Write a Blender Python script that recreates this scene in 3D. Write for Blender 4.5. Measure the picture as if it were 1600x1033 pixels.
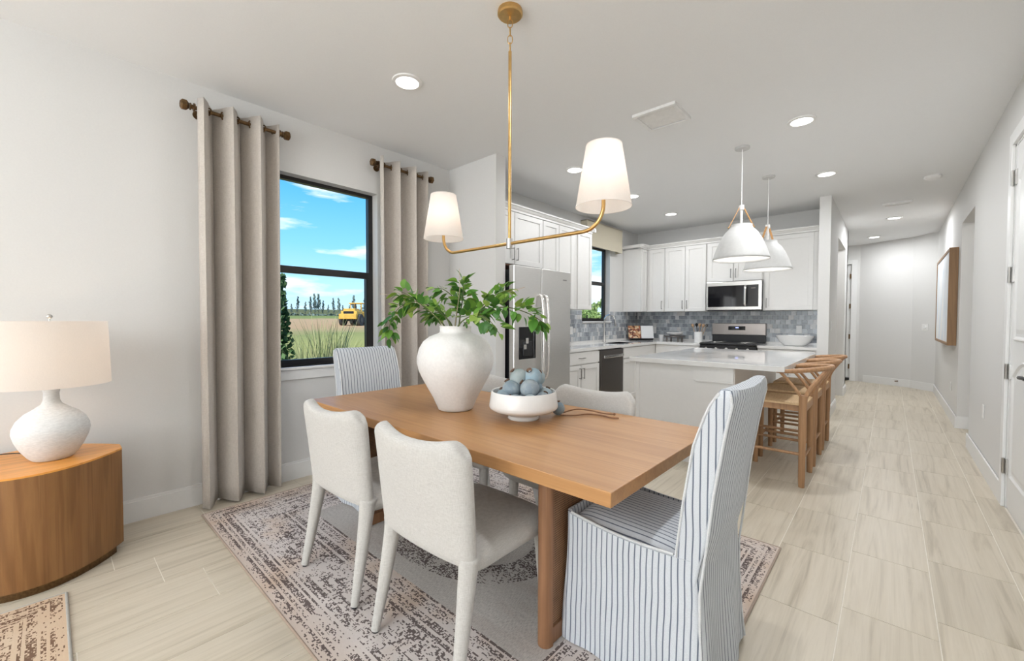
import bpy, bmesh, math, random
from math import sin, cos, pi, sqrt
from mathutils import Vector, Matrix
random.seed(7)
for o in list(bpy.data.objects): bpy.data.objects.remove(o)
scn = bpy.context.scene
COL = scn.collection
H = 2.84; XL = -3.49; XR = 0.60; YB = 7.32

# ------------------------------------------------------------------ camera
cd = bpy.data.cameras.new('camera'); cam = bpy.data.objects.new('camera', cd); COL.objects.link(cam)
cd.sensor_width = 36; cd.sensor_fit = 'HORIZONTAL'; cd.lens = 655.07/1600*36; cd.clip_start = 0.05; cd.clip_end = 2000
yaw, pit, rol = 0.73444, 0.025944, 0.0027086
fw = Vector((-sin(yaw)*cos(pit), cos(yaw)*cos(pit), -sin(pit))); rt = Vector((cos(yaw), sin(yaw), 0)); up = rt.cross(fw)
r2 = rt*cos(rol)+up*sin(rol); u2 = -rt*sin(rol)+up*cos(rol)
M = Matrix((r2, u2, -fw)).transposed().to_4x4(); M.translation = (0, 0, 1.268); cam.matrix_world = M
scn.camera = cam

# ------------------------------------------------------------------ world
w = bpy.data.worlds.new('sky'); scn.world = w; w.use_nodes = True
nt = w.node_tree; N = nt.nodes; N.clear()
def nd(t, **k):
    n = N.new(t)
    for a, v in k.items(): setattr(n, a, v)
    return n
tc = nd('ShaderNodeTexCoord'); sep = nd('ShaderNodeSeparateXYZ'); nt.links.new(tc.outputs['Generated'], sep.inputs[0])
cr = nd('ShaderNodeValToRGB'); nt.links.new(sep.outputs['Z'], cr.inputs[0])
e = cr.color_ramp.elements; e[0].position = 0.0; e[0].color = (.56, .76, .92, 1); e[1].position = .75; e[1].color = (.03, .22, .66, 1)
for p, c in ((.06, (.44, .72, .94, 1)), (.16, (.22, .58, .92, 1)), (.30, (.075, .40, .86, 1))):
    x = e.new(p); x.color = c
mp = nd('ShaderNodeMapping'); mp.inputs['Scale'].default_value = (1.6, 1.6, 7.5); mp.inputs['Location'].default_value = (.9, .32, .35)
nt.links.new(tc.outputs['Generated'], mp.inputs[0])
no = nd('ShaderNodeTexNoise'); no.inputs['Scale'].default_value = 2.6; no.inputs['Detail'].default_value = 7; no.inputs['Roughness'].default_value = .55
nt.links.new(mp.outputs[0], no.inputs['Vector'])
cc = nd('ShaderNodeValToRGB'); nt.links.new(no.outputs['Fac'], cc.inputs[0])
cc.color_ramp.elements[0].position = .525; cc.color_ramp.elements[0].color = (0, 0, 0, 1)
cc.color_ramp.elements[1].position = .66; cc.color_ramp.elements[1].color = (1, 1, 1, 1)
mx = nd('ShaderNodeMix', data_type='RGBA'); nt.links.new(cc.outputs[0], mx.inputs['Factor']); nt.links.new(cr.outputs[0], mx.inputs['A'])
mx.inputs['B'].default_value = (.93, .95, .98, 1)
bg = nd('ShaderNodeBackground'); bg.inputs['Strength'].default_value = 1.05; nt.links.new(mx.outputs['Result'], bg.inputs[0])
wo = nd('ShaderNodeOutputWorld'); nt.links.new(bg.outputs[0], wo.inputs[0])

# ------------------------------------------------------------------ lights
def light(name, kind, loc, energy, color=(1, 1, 1), rot=(0, 0, 0), **k):
    d = bpy.data.lights.new(name, kind); d.energy = energy; d.color = color
    for a, v in k.items(): setattr(d, a, v)
    o = bpy.data.objects.new(name, d); o.location = loc; o.rotation_euler = rot; COL.objects.link(o)
    return o
light('sun_light', 'SUN', (0, 0, 20), 3.2, (1, .96, .88), (math.radians(38), math.radians(28), 0), angle=.01)
# added area light standing in for daylight from unseen sliding doors
light('slider_fill', 'AREA', (-1.4, -8.85, 1.35), 150, (.93, .965, 1), (math.radians(90), 0, 0), shape='RECTANGLE', size=3.4, size_y=2.3)
# unseen fill lamps added to brighten the passage, the pantry and the ceiling
light('passage_fill', 'AREA', (1.5, 6.7, H-.03), 4, (1, .98, .95), (0, 0, 0), shape='DISK', size=.3)
light('pantry_fill', 'AREA', (-1.3, 8.4, H-.03), 5, (1, .98, .95), (0, 0, 0), shape='DISK', size=.3)
light('bounce_fill', 'AREA', (-.6, -3.8, 1.4), 135, (.91, .955, 1), (math.radians(180), 0, 0), shape='DISK', size=2.2)  # upward fill added behind the camera
CEIL = [(-2.40, 1.62), (-.55, 4.0), (-2.48, 3.72), (-.54, 5.61), (-2.46, 4.99), (-2.44, 6.2), (.01, 8.68), (-.26, 10.42), (-.5, 1.5), (-1.9, -1.6), (-.5, -1.6), (-1.9, -4.5), (-.5, -4.5)]  # entries from the near passage onwards are unseen lights added for brightness
for i, (x, y) in enumerate(CEIL):
    pw = {0: 4, 1: 12, 2: 5, 3: 9.5, 4: 7, 5: 6.5, 6: 14, 7: 11, 8: 9, 9: 1.5, 10: 5}.get(i, 9)
    light('downlight_glow', 'AREA', (x, y, H-.03), pw, (.945, .97, 1), (0, 0, 0), shape='DISK', size=.15)
scn.view_settings.view_transform = 'Standard'; scn.view_settings.look = 'None'
scn.view_settings.exposure = 0.50; scn.view_settings.gamma = 1.0
scn.view_settings.use_curve_mapping = False

# ------------------------------------------------------------------ material helpers
class Mt:
    def __init__(s, name):
        s.m = bpy.data.materials.new(name); s.m.use_nodes = True; s.t = s.m.node_tree; s.t.nodes.clear()
        s.out = s.t.nodes.new('ShaderNodeOutputMaterial'); s.b = s.t.nodes.new('ShaderNodeBsdfPrincipled'); s.l(s.b.outputs[0], s.out.inputs[0])
    def n(s, t, **k):
        x = s.t.nodes.new(t)
        for a, v in k.items():
            if a.startswith('i_'):
                x.inputs[a[2:]].default_value = v
            else: setattr(x, a, v)
        return x
    def l(s, a, b): s.t.links.new(a, b)
    def coord(s, scale=(1, 1, 1), rnd=0, out='Object', loc=(0, 0, 0)):
        c = s.n('ShaderNodeTexCoord'); m = s.n('ShaderNodeMapping'); m.inputs['Scale'].default_value = scale; m.inputs['Location'].default_value = loc
        if rnd:
            oi = s.n('ShaderNodeObjectInfo'); mu = s.n('ShaderNodeMath', operation='MULTIPLY'); mu.inputs[1].default_value = rnd; s.l(oi.outputs['Random'], mu.inputs[0])
            ad = s.n('ShaderNodeVectorMath', operation='ADD'); s.l(c.outputs[out], ad.inputs[0]); s.l(mu.outputs[0], ad.inputs[1]); s.l(ad.outputs[0], m.inputs[0])
        else: s.l(c.outputs[out], m.inputs[0])
        return m.outputs[0]
    def noise(s, vec, scale=5, detail=4, rough=.5, dist=0):
        x = s.n('ShaderNodeTexNoise'); x.inputs['Scale'].default_value = scale; x.inputs['Detail'].default_value = detail
        x.inputs['Roughness'].default_value = rough; x.inputs['Distortion'].default_value = dist; s.l(vec, x.inputs['Vector']); return x.outputs['Fac']
    def ramp(s, fac, stops):
        r = s.n('ShaderNodeValToRGB'); el = r.color_ramp.elements
        el[0].position = stops[0][0]; el[0].color = (*stops[0][1], 1); el[1].position = stops[-1][0]; el[1].color = (*stops[-1][1], 1)
        for p, c in stops[1:-1]: q = el.new(p); q.color = (*c, 1)
        s.l(fac, r.inputs[0]); return r.outputs[0]
    def math(s, op, a, b=None, c=None, clamp=False):
        x = s.n('ShaderNodeMath', operation=op); x.use_clamp = clamp
        for i, v in enumerate((a, b, c)):
            if v is None: continue
            if isinstance(v, (int, float)): x.inputs[i].default_value = v
            else: s.l(v, x.inputs[i])
        return x.outputs[0]
    def mix(s, f, a, b, mode='MIX'):
        x = s.n('ShaderNodeMix', data_type='RGBA', blend_type=mode)
        for nm, v in (('Factor', f), ('A', a), ('B', b)):
            inp = [i for i in x.inputs if i.name == nm and (i.type == ('VALUE' if nm == 'Factor' else 'RGBA'))][0]
            if isinstance(v, (int, float)): inp.default_value = v
            elif isinstance(v, tuple): inp.default_value = (*v, 1)
            else: s.l(v, inp)
        return [o for o in x.outputs if o.type == 'RGBA'][0]
    def bump(s, fac, strength=.2, dist=.005):
        b = s.n('ShaderNodeBump'); b.inputs['Strength'].default_value = strength; b.inputs['Distance'].default_value = dist
        s.l(fac, b.inputs['Height']); s.l(b.outputs[0], s.b.inputs['Normal'])
    def col(s, c):
        if isinstance(c, tuple): s.b.inputs['Base Color'].default_value = (*c, 1)
        else: s.l(c, s.b.inputs['Base Color'])
    def set(s, **k):
        for a, v in k.items(): s.b.inputs[a.replace('_', ' ')].default_value = v
        return s

def plain(name, c, rough=.5, metal=0, nz=0, scale=30, bump=0, bd=.003, var=None, spec=None, stretch=(1, 1, 1)):
    s = Mt(name); s.set(Roughness=rough, Metallic=metal)
    if spec is not None: s.b.inputs['Specular IOR Level'].default_value = spec
    v = s.coord(stretch); f = s.noise(v, scale, 3)
    k = nz or .04
    s.col(s.ramp(f, [(.3, tuple(x*(1-k) for x in c)), (.7, tuple(min(1, x*(1+k)) for x in c))]))
    if bump: s.bump(f, bump, bd)
    return s.m

MAT = {}
MAT['wall'] = plain('wall_paint', (.73, .72, .70), .75, nz=.012, scale=120, bump=.06, bd=.001, spec=.25)
MAT['ceiling'] = plain('ceiling_paint', (.87, .87, .865), .85, nz=.012, scale=160, bump=.08, bd=.001, spec=.2)
MAT['trim'] = plain('trim_paint', (.83, .825, .81), .4, nz=.01)
MAT['cab'] = plain('cabinet_paint', (.79, .775, .75), .38, nz=.01)
MAT['quartz'] = plain('quartz_counter', (.80, .79, .77), .045, nz=.03, scale=14)
MAT['steel'] = plain('brushed_steel', (.72, .71, .69), .33, 1, nz=.05, scale=5, stretch=(3, 3, 220))
MAT['steel_range'] = plain('brushed_steel_warm', (.40, .365, .345), .30, 1, nz=.05, scale=5, stretch=(200, 3, 3))
MAT['steel_h'] = plain('brushed_steel_bright', (.72, .71, .69), .25, 1, nz=.04, scale=5, stretch=(200, 3, 3))
MAT['steel_dark'] = plain('black_stainless', (.16, .145, .135), .35, .9, nz=.05, scale=5, stretch=(3, 3, 200))
MAT['handle_metal'] = plain('pull_nickel', (.35, .34, .33), .32, 1)
MAT['nickel'] = plain('satin_nickel', (.6, .59, .57), .3, 1)
MAT['white_metal'] = plain('white_handle_metal', (.80, .78, .76), .22, .8)
MAT['black'] = plain('black_plastic', (.012, .012, .014), .35)
MAT['blackglass'] = plain('black_glass', (.008, .008, .010), .06)
MAT['frame_black'] = plain('window_frame_bronze', (.018, .016, .015), .35)
MAT['brass'] = plain('antique_brass', (.62, .40, .16), .30, 1, nz=.08, scale=40)
MAT['bronze'] = plain('aged_bronze', (.16, .095, .045), .42, .9, nz=.25, scale=90)
MAT['ceramic'] = plain('white_glaze', (.85, .84, .82), .18, nz=.015, scale=40)
MAT['plaster'] = plain('textured_ceramic_white', (.80, .78, .755), .85, nz=.035, scale=70, bump=.5, bd=.003)
MAT['lampbase'] = plain('ribbed_ceramic_white', (.70, .70, .69), .8, nz=.08, scale=60, bump=.45, bd=.003, stretch=(1, 1, 3))
MAT['plastic'] = plain('white_plastic', (.84, .83, .81), .4)
MAT['leather'] = plain('tan_leather', (.62, .33, .13), .5, nz=.1, scale=50)
MAT['mulch_shadow'] = plain('mulch', (.05, .038, .03), .95, nz=.5, scale=40, bump=.8, bd=.03)  # mulch colour, also laid where the house shadow darkens the ground
MAT['bark'] = plain('bark', (.14, .11, .08), .9, nz=.3, scale=30)
MAT['stem'] = plain('green_stem', (.10, .13, .035), .7, nz=.2)
MAT['twig'] = plain('brown_twig', (.22, .10, .045), .7, nz=.2, scale=60)
MAT['paletwig'] = plain('pale_dry_twig', (.62, .48, .36), .7, nz=.1)
MAT['pod'] = plain('pod_calyx', (.20, .12, .08), .8, nz=.3)
MAT['yellow'] = plain('loader_yellow', (.72, .42, .07), .55, nz=.15, scale=2)
MAT['tyre'] = plain('tyre_rubber', (.06, .058, .055), .85, nz=.2, scale=5)
MAT['linen_chair'] = None
MAT['cream'] = plain('valance_fabric', (.66, .60, .47), .9, nz=.06, scale=250, bump=.2, bd=.001)
MAT['dishcloth'] = plain('pale_stone_cup', (.78, .77, .76), .5)
MAT['woodspoon'] = plain('pale_spoon_wood', (.50, .33, .20), .6, nz=.15, scale=40)
MAT['greypod'] = None

def fabric(name, c, c2=None, sc=900, b=.35, rough=.95, weave=True, sheen=.3):
    s = Mt(name); s.set(Roughness=rough); s.b.inputs['Specular IOR Level'].default_value = .15
    s.b.inputs['Sheen Weight'].default_value = sheen
    v1 = s.coord((6, 6, .35)); v2 = s.coord((.5, .5, 8)); n1 = s.noise(v1, sc/9, 2); n2 = s.noise(v2, sc/9, 2)
    f = s.math('MULTIPLY', s.math('ADD', n1, n2), .5)
    c2 = c2 or tuple(x*.80 for x in c)
    s.col(s.ramp(f, [(.35, c2), (.62, c)])); s.bump(f, b, .002); return s.m
MAT['linen_chair'] = fabric('cream_linen', (.61, .59, .56), (.48, .46, .43), b=.6)
MAT['curtain'] = fabric('taupe_linen', (.64, .585, .525), (.47, .42, .37), b=.7)

def wood(name, c1, c2, c3, along='Y', sc=1.0, rough=.42, bump=.12, rings=True):
    s = Mt(name); s.set(Roughness=rough)
    st = {'X': (.45, 7, 7), 'Y': (7, .45, 7), 'Z': (7, 7, .45)}[along]
    st2 = {'X': (1.6, 70, 70), 'Y': (70, 1.6, 70), 'Z': (70, 70, 1.6)}[along]
    v = s.coord(tuple(a*sc for a in st), rnd=11); vf = s.coord(tuple(a*sc for a in st2), rnd=11)
    f = s.noise(v, 1.6, 5, .6, 1.2); g = s.noise(vf, 1.2, 4, .6)
    wv = s.n('ShaderNodeTexWave', wave_type='BANDS', bands_direction='DIAGONAL'); s.l(v, wv.inputs[0]); wv.inputs['Scale'].default_value = 1.5
    wv.inputs['Distortion'].default_value = 9; wv.inputs['Detail'].default_value = 3; wv.inputs['Detail Scale'].default_value = 1.4
    a = s.ramp(f, [(.3, c2), (.55, c1), (.75, c2)])
    a = s.mix(s.math('MULTIPLY', s.ramp(wv.outputs['Fac'], [(.55, (0, 0, 0)), (.95, (1, 1, 1))]), .35 if rings else .12), a, c3)
    a = s.mix(s.math('MULTIPLY', s.ramp(g, [(.50, (0, 0, 0)), (.72, (1, 1, 1))]), .45), a, c3)
    s.col(a); s.bump(g, bump, .002); return s.m
MAT['table'] = wood('table_wood', (.50, .262, .105), (.42, .205, .075), (.31, .145, .05), 'X', .8, .36, .05, rings=False)
MAT['table_v'] = wood('table_leg_wood', (.34, .17, .085), (.27, .13, .062), (.19, .09, .042), 'Z', 1, .5)
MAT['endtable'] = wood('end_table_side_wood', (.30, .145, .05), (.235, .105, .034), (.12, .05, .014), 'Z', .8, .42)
MAT['endtable_top'] = wood('end_table_lamplit_top', (.86, .38, .08), (.74, .31, .06), (.50, .19, .035), 'Y', .8, .3)  # warm light of the lamp is put into the top's colour
MAT['stool'] = wood('stool_wood', (.46, .26, .13), (.38, .21, .10), (.28, .14, .07), 'Z', 1.2, .5)
MAT['stool_seat'] = wood('stool_seat_cord', (.66, .46, .26), (.58, .39, .21), (.48, .31, .16), 'Y', 2.5, .7)
MAT['picwood'] = wood('picture_frame_wood', (.30, .17, .075), (.25, .135, .06), (.17, .09, .04), 'Z', 1, .5)
MAT['rawwood'] = wood('cabinet_underside_wood', (.30, .12, .06), (.25, .10, .05), (.18, .07, .03), 'Y', 1, .6)

def mk_tile():
    s = Mt('floor_tile'); s.set(Roughness=.38); s.b.inputs['Specular IOR Level'].default_value = .35
    v = s.coord((13, .55, 1), rnd=37); f = s.noise(v, 1.4, 6, .62, .9)
    v2 = s.coord((60, 1.4, 1), rnd=37); g = s.noise(v2, 1.4, 4, .6)
    c = s.ramp(f, [(.28, (.42, .36, .27)), (.46, (.60, .53, .42)), (.6, (.645, .575, .465)), (.75, (.52, .455, .355))])
    c = s.mix(s.math('MULTIPLY', s.ramp(g, [(.5, (0, 0, 0)), (.75, (1, 1, 1))]), .25), c, (.42, .36, .28))
    oi = s.n('ShaderNodeObjectInfo'); k = s.math('ADD', s.math('MULTIPLY', oi.outputs['Random'], .10), .95)
    c = s.mix(1.0, c, s.ramp(k, [(.0, (0, 0, 0)), (1, (1, 1, 1))]), 'MULTIPLY'); s.col(c); s.bump(f, .03, .001)
    return s.m
MAT['tile'] = mk_tile()
MAT['grout'] = plain('grout', (.84, .79, .70), .85, nz=.05)

def mk_backsplash():
    s = Mt('mosaic_glass_tile'); g = s.n('ShaderNodeNewGeometry'); r = g.outputs['Random Per Island']
    c = s.ramp(r, [(0, (.23, .245, .265)), (.3, (.35, .37, .39)), (.62, (.47, .495, .515)), (.82, (.58, .605, .62)), (.88, (.74, .745, .74)), (1, (.72, .69, .65))])
    v = s.coord((1, 1, 1)); f = s.noise(v, 28, 3); c = s.mix(.22, c, s.ramp(f, [(.3, (.12, .15, .20)), (.7, (.62, .66, .70))])); s.col(c)
    s.l(s.math('ADD', s.math('MULTIPLY', r, .12), .10), s.b.inputs['Roughness']); s.bump(f, .25, .004); return s.m
MAT['splash'] = mk_backsplash()

def mk_stripe():
    s = Mt('striped_slipcover'); s.set(Roughness=.95); s.b.inputs['Specular IOR Level'].default_value = .1; s.b.inputs['Sheen Weight'].default_value = .2
    uv = s.n('ShaderNodeUVMap'); uv.uv_map = 'UVMap'; sp = s.n('ShaderNodeSeparateXYZ'); s.l(uv.outputs[0], sp.inputs[0])
    wob = s.noise(s.coord((1, 1, 1)), 5, 2); u = s.math('ADD', sp.outputs[0], s.math('MULTIPLY', s.math('SUBTRACT', wob, .5), .012))
    fr = s.math('FRACT', s.math('DIVIDE', u, .0215)); d = s.math('ABSOLUTE', s.math('SUBTRACT', fr, .5))
    m = s.ramp(d, [(.085, (1, 1, 1)), (.125, (0, 0, 0))])
    wv = s.noise(s.coord((40, 40, 40)), 12, 2)
    base = s.ramp(wv, [(.35, (.57, .595, .63)), (.65, (.67, .70, .735))])
    s.col(s.mix(m, base, (.15, .175, .225))); s.bump(wv, .15, .002); return s.m
MAT['stripe'] = mk_stripe()
MAT['piping'] = fabric('piping_white', (.74, .75, .76))
MAT['taupe_under'] = fabric('seat_cushion_shade_fabric', (.30, .25, .20))

def mk_rug(name, tan, dark, light_, field, hx, hy, bw):
    """woven distressed rug, half sizes hx hy, border width bw; colour pattern only"""
    s = Mt(name); s.set(Roughness=1); s.b.inputs['Specular IOR Level'].default_value = .05
    c = s.n('ShaderNodeTexCoord'); sp = s.n('ShaderNodeSeparateXYZ'); s.l(c.outputs['Object'], sp.inputs[0])
    ax = s.math('SUBTRACT', hx, s.math('ABSOLUTE', sp.outputs[0])); ay = s.math('SUBTRACT', hy, s.math('ABSOLUTE', sp.outputs[1]))
    d = s.math('MINIMUM', ax, ay)                       # distance from the edge
    def cell(px, py):
        gx = s.math('FLOOR', s.math('DIVIDE', sp.outputs[0], px)); gy = s.math('FLOOR', s.math('DIVIDE', sp.outputs[1], py))
        cb = s.n('ShaderNodeCombineXYZ'); s.l(gx, cb.inputs[0]); s.l(gy, cb.inputs[1]); return cb.outputs[0]
    def wn(px, py):
        x = s.n('ShaderNodeTexWhiteNoise', noise_dimensions='2D'); s.l(cell(px, py), x.inputs['Vector']); return x.outputs['Value']
    rnd_ = s.math('MINIMUM', wn(.010, .0048), s.math('ADD', wn(.0048, .010), .12))
    qv = s.n('ShaderNodeVectorMath', operation='MULTIPLY'); s.l(cell(.008, .008), qv.inputs[0]); qv.inputs[1].default_value = (.008, .008, .008)
    def nq(scale, loc=(0, 0, 0), detail=3):
        m = s.n('ShaderNodeMapping'); m.inputs['Location'].default_value = loc; s.l(qv.outputs[0], m.inputs[0]); return s.noise(m.outputs[0], scale, detail, .55)
    big = nq(5.0, (2, 5, 0), 5); wear = s.ramp(big, [(.40, (.10, .10, .10)), (.58, (1, 1, 1))])
    cur = s.math('ABSOLUTE', s.math('SUBTRACT', nq(17, (7, 1, 0), 2), .5)); orn = s.math('LESS_THAN', cur, .030)
    def band(lo, hi):
        return s.math('MULTIPLY', s.math('GREATER_THAN', d, lo), s.math('LESS_THAN', d, hi))
    dens = None
    for lo, hi, v in ((.012, .035, .25), (.035, .05, .75), (.06, .075, .45), (.085, .115, .65), (.125, .135, .7), (.15, .16, .35), (.17, .19, .5), (.22, .235, .55), (.25, bw-.16, .16), (bw-.15, bw-.135, .7), (bw-.12, bw-.085, .6), (bw-.07, bw-.05, .4), (bw-.045, bw-.02, .55), (bw-.012, bw, .9)):
        q = s.math('MULTIPLY', band(lo, hi), v); dens = q if dens is None else s.math('ADD', dens, q)
    inb = s.math('LESS_THAN', d, bw); field_m = s.math('SUBTRACT', 1, inb)
    r = s.math('SQRT', s.math('ADD', s.math('POWER', s.math('DIVIDE', sp.outputs[0], hx), 2), s.math('POWER', s.math('DIVIDE', sp.outputs[1], hy), 2)))
    ring = s.math('MULTIPLY', s.math('MULTIPLY', s.math('GREATER_THAN', r, .30), s.math('LESS_THAN', r, .42)), field_m)
    dens = s.math('ADD', dens, s.math('MULTIPLY', ring, .42))
    ornz = s.math('MULTIPLY', orn, s.math('MAXIMUM', band(.15, bw-.13), s.math('MULTIPLY', ring, .9)))
    dens = s.math('MAXIMUM', dens, s.math('MULTIPLY', ornz, .85))
    dens = s.math('MULTIPLY', dens, s.math('ADD', s.math('MULTIPLY', wear, .85), .12))
    pat = s.math('LESS_THAN', rnd_, s.math('MULTIPLY', dens, .92))
    tint = s.noise(s.coord((1, 1, 1), loc=(3, 1, 0)), 3.2, 3)
    bc = s.mix(s.math('MULTIPLY', s.ramp(tint, [(.50, (0, 0, 0)), (.72, (1, 1, 1))]), .8), light_, tan)
    edge = s.ramp(d, [(.02, (1, 1, 1)), (.16, (0, 0, 0))]); bc = s.mix(s.math('MULTIPLY', edge, .45), bc, tan)
    wea = s.noise(s.coord((260, 60, 1)), 1, 2, .6); fld = s.ramp(wea, [(.35, tuple(x*.72 for x in field)), (.6, field)])
    tin2 = s.noise(s.coord((.6, 2.2, 1), loc=(8, 2, 0)), 3.0, 3)
    fld = s.mix(s.math('MULTIPLY', s.ramp(tin2, [(.52, (0, 0, 0)), (.72, (1, 1, 1))]), .35), fld, (.36, .275, .24))
    base = s.mix(inb, fld, bc)
    s.col(s.mix(s.math('MULTIPLY', pat, .86), base, dark))
    s.bump(rnd_, .5, .003); return s.m

def mk_pod():
    s = Mt('grey_blue_pod'); s.set(Roughness=.8); f = s.noise(s.coord((1, 1, 1), rnd=20), 30, 5, .6)
    oi = s.n('ShaderNodeObjectInfo')
    c = s.ramp(oi.outputs['Random'], [(0, (.24, .35, .43)), (.3, (.27, .30, .33)), (.55, (.33, .47, .56)), (.8, (.40, .42, .38)), (1, (.42, .55, .64))])
    s.col(s.mix(s.math('MULTIPLY', s.ramp(f, [(.45, (0, 0, 0)), (.7, (1, 1, 1))]), .5), c, (.52, .55, .54))); s.bump(f, .3, .002); return s.m
MAT['greypod'] = mk_pod()

def mk_leaf():
    s = Mt('leaf'); s.set(Roughness=.45); oi = s.n('ShaderNodeObjectInfo'); f = s.noise(s.coord((1, 1, 1), rnd=9), 60, 3)
    c = s.ramp(oi.outputs['Random'], [(0, (.016, .085, .022)), (.40, (.05, .21, .03)), (.65, (.15, .38, .05)), (1, (.46, .60, .13))])
    s.col(s.mix(s.math('MULTIPLY', f, .3), c, (.10, .22, .05)))
    tr = s.n('ShaderNodeBsdfTranslucent'); tr.inputs[0].default_value = (.18, .36, .05, 1); ms = s.n('ShaderNodeMixShader'); ms.inputs[0].default_value = .25
    s.l(s.b.outputs[0], ms.inputs[1]); s.l(tr.outputs[0], ms.inputs[2]); s.l(ms.outputs[0], s.out.inputs[0]); return s.m
MAT['leaf'] = mk_leaf()

def mk_glass():
    s = Mt('window_glass'); s.t.nodes.remove(s.b); t = s.n('ShaderNodeBsdfTransparent'); g = s.n('ShaderNodeBsdfGlossy'); g.inputs['Roughness'].default_value = .01
    t.inputs[0].default_value = (.97, .985, .99, 1); fr = s.n('ShaderNodeLayerWeight'); fr.inputs['Blend'].default_value = .5; ms = s.n('ShaderNodeMixShader')
    s.l(s.math('MULTIPLY', s.math('POWER', fr.outputs['Facing'], 4), .5), ms.inputs[0]); s.l(t.outputs[0], ms.inputs[1]); s.l(g.outputs[0], ms.inputs[2]); s.l(ms.outputs[0], s.out.inputs[0]); return s.m
MAT['glass'] = mk_glass()

def mk_emit(name, c, st):
    s = Mt(name); s.b.inputs['Emission Color'].default_value = (*c, 1); s.b.inputs['Emission Strength'].default_value = st; s.col(c); return s.m
MAT['led'] = mk_emit('led_diffuser', (1, .98, .95), 4.0)
MAT['blue_led'] = mk_emit('clock_display_glow', (.35, .4, 1.0), 1.5)
def mk_shade(name, c, mixf):
    s = Mt(name); s.set(Roughness=.9); s.b.inputs['Specular IOR Level'].default_value = .1
    f = s.noise(s.coord((200, 200, 60)), 2, 2); s.col(s.ramp(f, [(.3, tuple(x*.93 for x in c)), (.7, c)]))
    tr = s.n('ShaderNodeBsdfTranslucent'); tr.inputs[0].default_value = (*c, 1); ms = s.n('ShaderNodeMixShader'); ms.inputs[0].default_value = mixf
    s.l(s.b.outputs[0], ms.inputs[1]); s.l(tr.outputs[0], ms.inputs[2]); s.l(ms.outputs[0], s.out.inputs[0]); return s.m
MAT['shade'] = mk_shade('lamp_shade_linen', (.84, .78, .72), .5)
MAT['shade2'] = mk_shade('chandelier_shade_linen', (.88, .84, .80), .5)
MAT['pendant'] = plain('pendant_white_enamel', (.62, .615, .60), .6)
MAT['pendant_in'] = plain('pendant_white_inside', (.92, .91, .89), .6)

def mk_canvas():
    s = Mt('abstract_canvas'); s.set(Roughness=.9); f = s.noise(s.coord((1, 1.2, .6)), 3, 5, .6)
    s.col(s.ramp(f, [(.3, (.62, .70, .78)), (.5, (.80, .83, .86)), (.7, (.84, .82, .78))])); return s.m
MAT['canvas'] = mk_canvas()
def mk_food():
    s = Mt('cookbook_photo_page'); v = s.n('ShaderNodeTexVoronoi'); v.inputs['Scale'].default_value = 28; s.l(s.coord(), v.inputs['Vector'])
    sp = s.n('ShaderNodeSeparateXYZ'); s.l(v.outputs['Color'], sp.inputs[0])
    s.col(s.ramp(sp.outputs[0], [(0, (.10, .02, .01)), (.4, (.35, .10, .04)), (.7, (.65, .38, .18)), (1, (.75, .62, .42))])); s.set(Roughness=.3); return s.m
MAT['food'] = mk_food()
def mk_page():
    s = Mt('cookbook_text_page'); sp = s.n('ShaderNodeSeparateXYZ'); s.l(s.coord(), sp.inputs[0])
    fr = s.math('FRACT', s.math('MULTIPLY', sp.outputs[2], 55)); l = s.math('MULTIPLY', s.math('GREATER_THAN', fr, .65), .22)
    s.col(s.mix(l, (.80, .80, .80), (.3, .3, .3))); return s.m
MAT['page'] = mk_page()
def mk_cane():
    s = Mt('woven_cane'); s.set(Roughness=.6); c = s.n('ShaderNodeTexCoord'); sp = s.n('ShaderNodeSeparateXYZ'); s.l(c.outputs['Object'], sp.inputs[0])
    a = s.math('ABSOLUTE', s.math('SUBTRACT', s.math('FRACT', s.math('MULTIPLY', sp.outputs[1], 110)), .5)); b = s.math('ABSOLUTE', s.math('SUBTRACT', s.math('FRACT', s.math('MULTIPLY', sp.outputs[2], 110)), .5))
    m = s.math('MAXIMUM', a, b); n = s.noise(s.coord((1, 1, 1)), 18, 3)
    s.col(s.mix(s.ramp(m, [(.22, (1, 1, 1)), (.34, (0, 0, 0))]), s.ramp(n, [(.3, (.30, .155, .075)), (.7, (.42, .23, .12))]), (.07, .03, .015))); s.bump(m, .6, .003); return s.m
MAT['cane'] = mk_cane()
def mk_ground():
    s = Mt('field_ground'); s.set(Roughness=1); s.b.inputs['Specular IOR Level'].default_value = 0
    c = s.n('ShaderNodeTexCoord'); sp = s.n('ShaderNodeSeparateXYZ'); s.l(c.outputs['Object'], sp.inputs[0])
    d = s.math('MULTIPLY', sp.outputs[0], -1); n = s.noise(s.coord((.02, .05, 1)), 3, 5, .6); n2 = s.noise(s.coord((.5, .5, .5)), 2.2, 6, .65)
    dd = s.math('ADD', d, s.math('MULTIPLY', s.math('SUBTRACT', n, .5), 24))
    x = s.math('DIVIDE', dd, 130)
    g = s.ramp(x, [(.03, (.30, .29, .10)), (.16, (.38, .36, .125)), (.25, (.30, .30, .11)), (.30, (.40, .31, .15)), (.36, (.52, .32, .18)), (.64, (.54, .34, .20)), (.70, (.25, .28, .10)), (.85, (.20, .25, .09)), (.95, (.12, .13, .07))])
    s.col(s.mix(s.math('MULTIPLY', s.ramp(n2, [(.4, (0, 0, 0)), (.65, (1, 1, 1))]), .30), g, (.42, .40, .17))); s.bump(n2, .6, .1); return s.m
MAT['ground'] = mk_ground()
def mk_foli(name, a, b):
    s = Mt(name); s.set(Roughness=.8); g = s.n('ShaderNodeNewGeometry'); s.col(s.ramp(g.outputs['Random Per Island'], [(0, a), (1, b)])); return s.m
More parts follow.
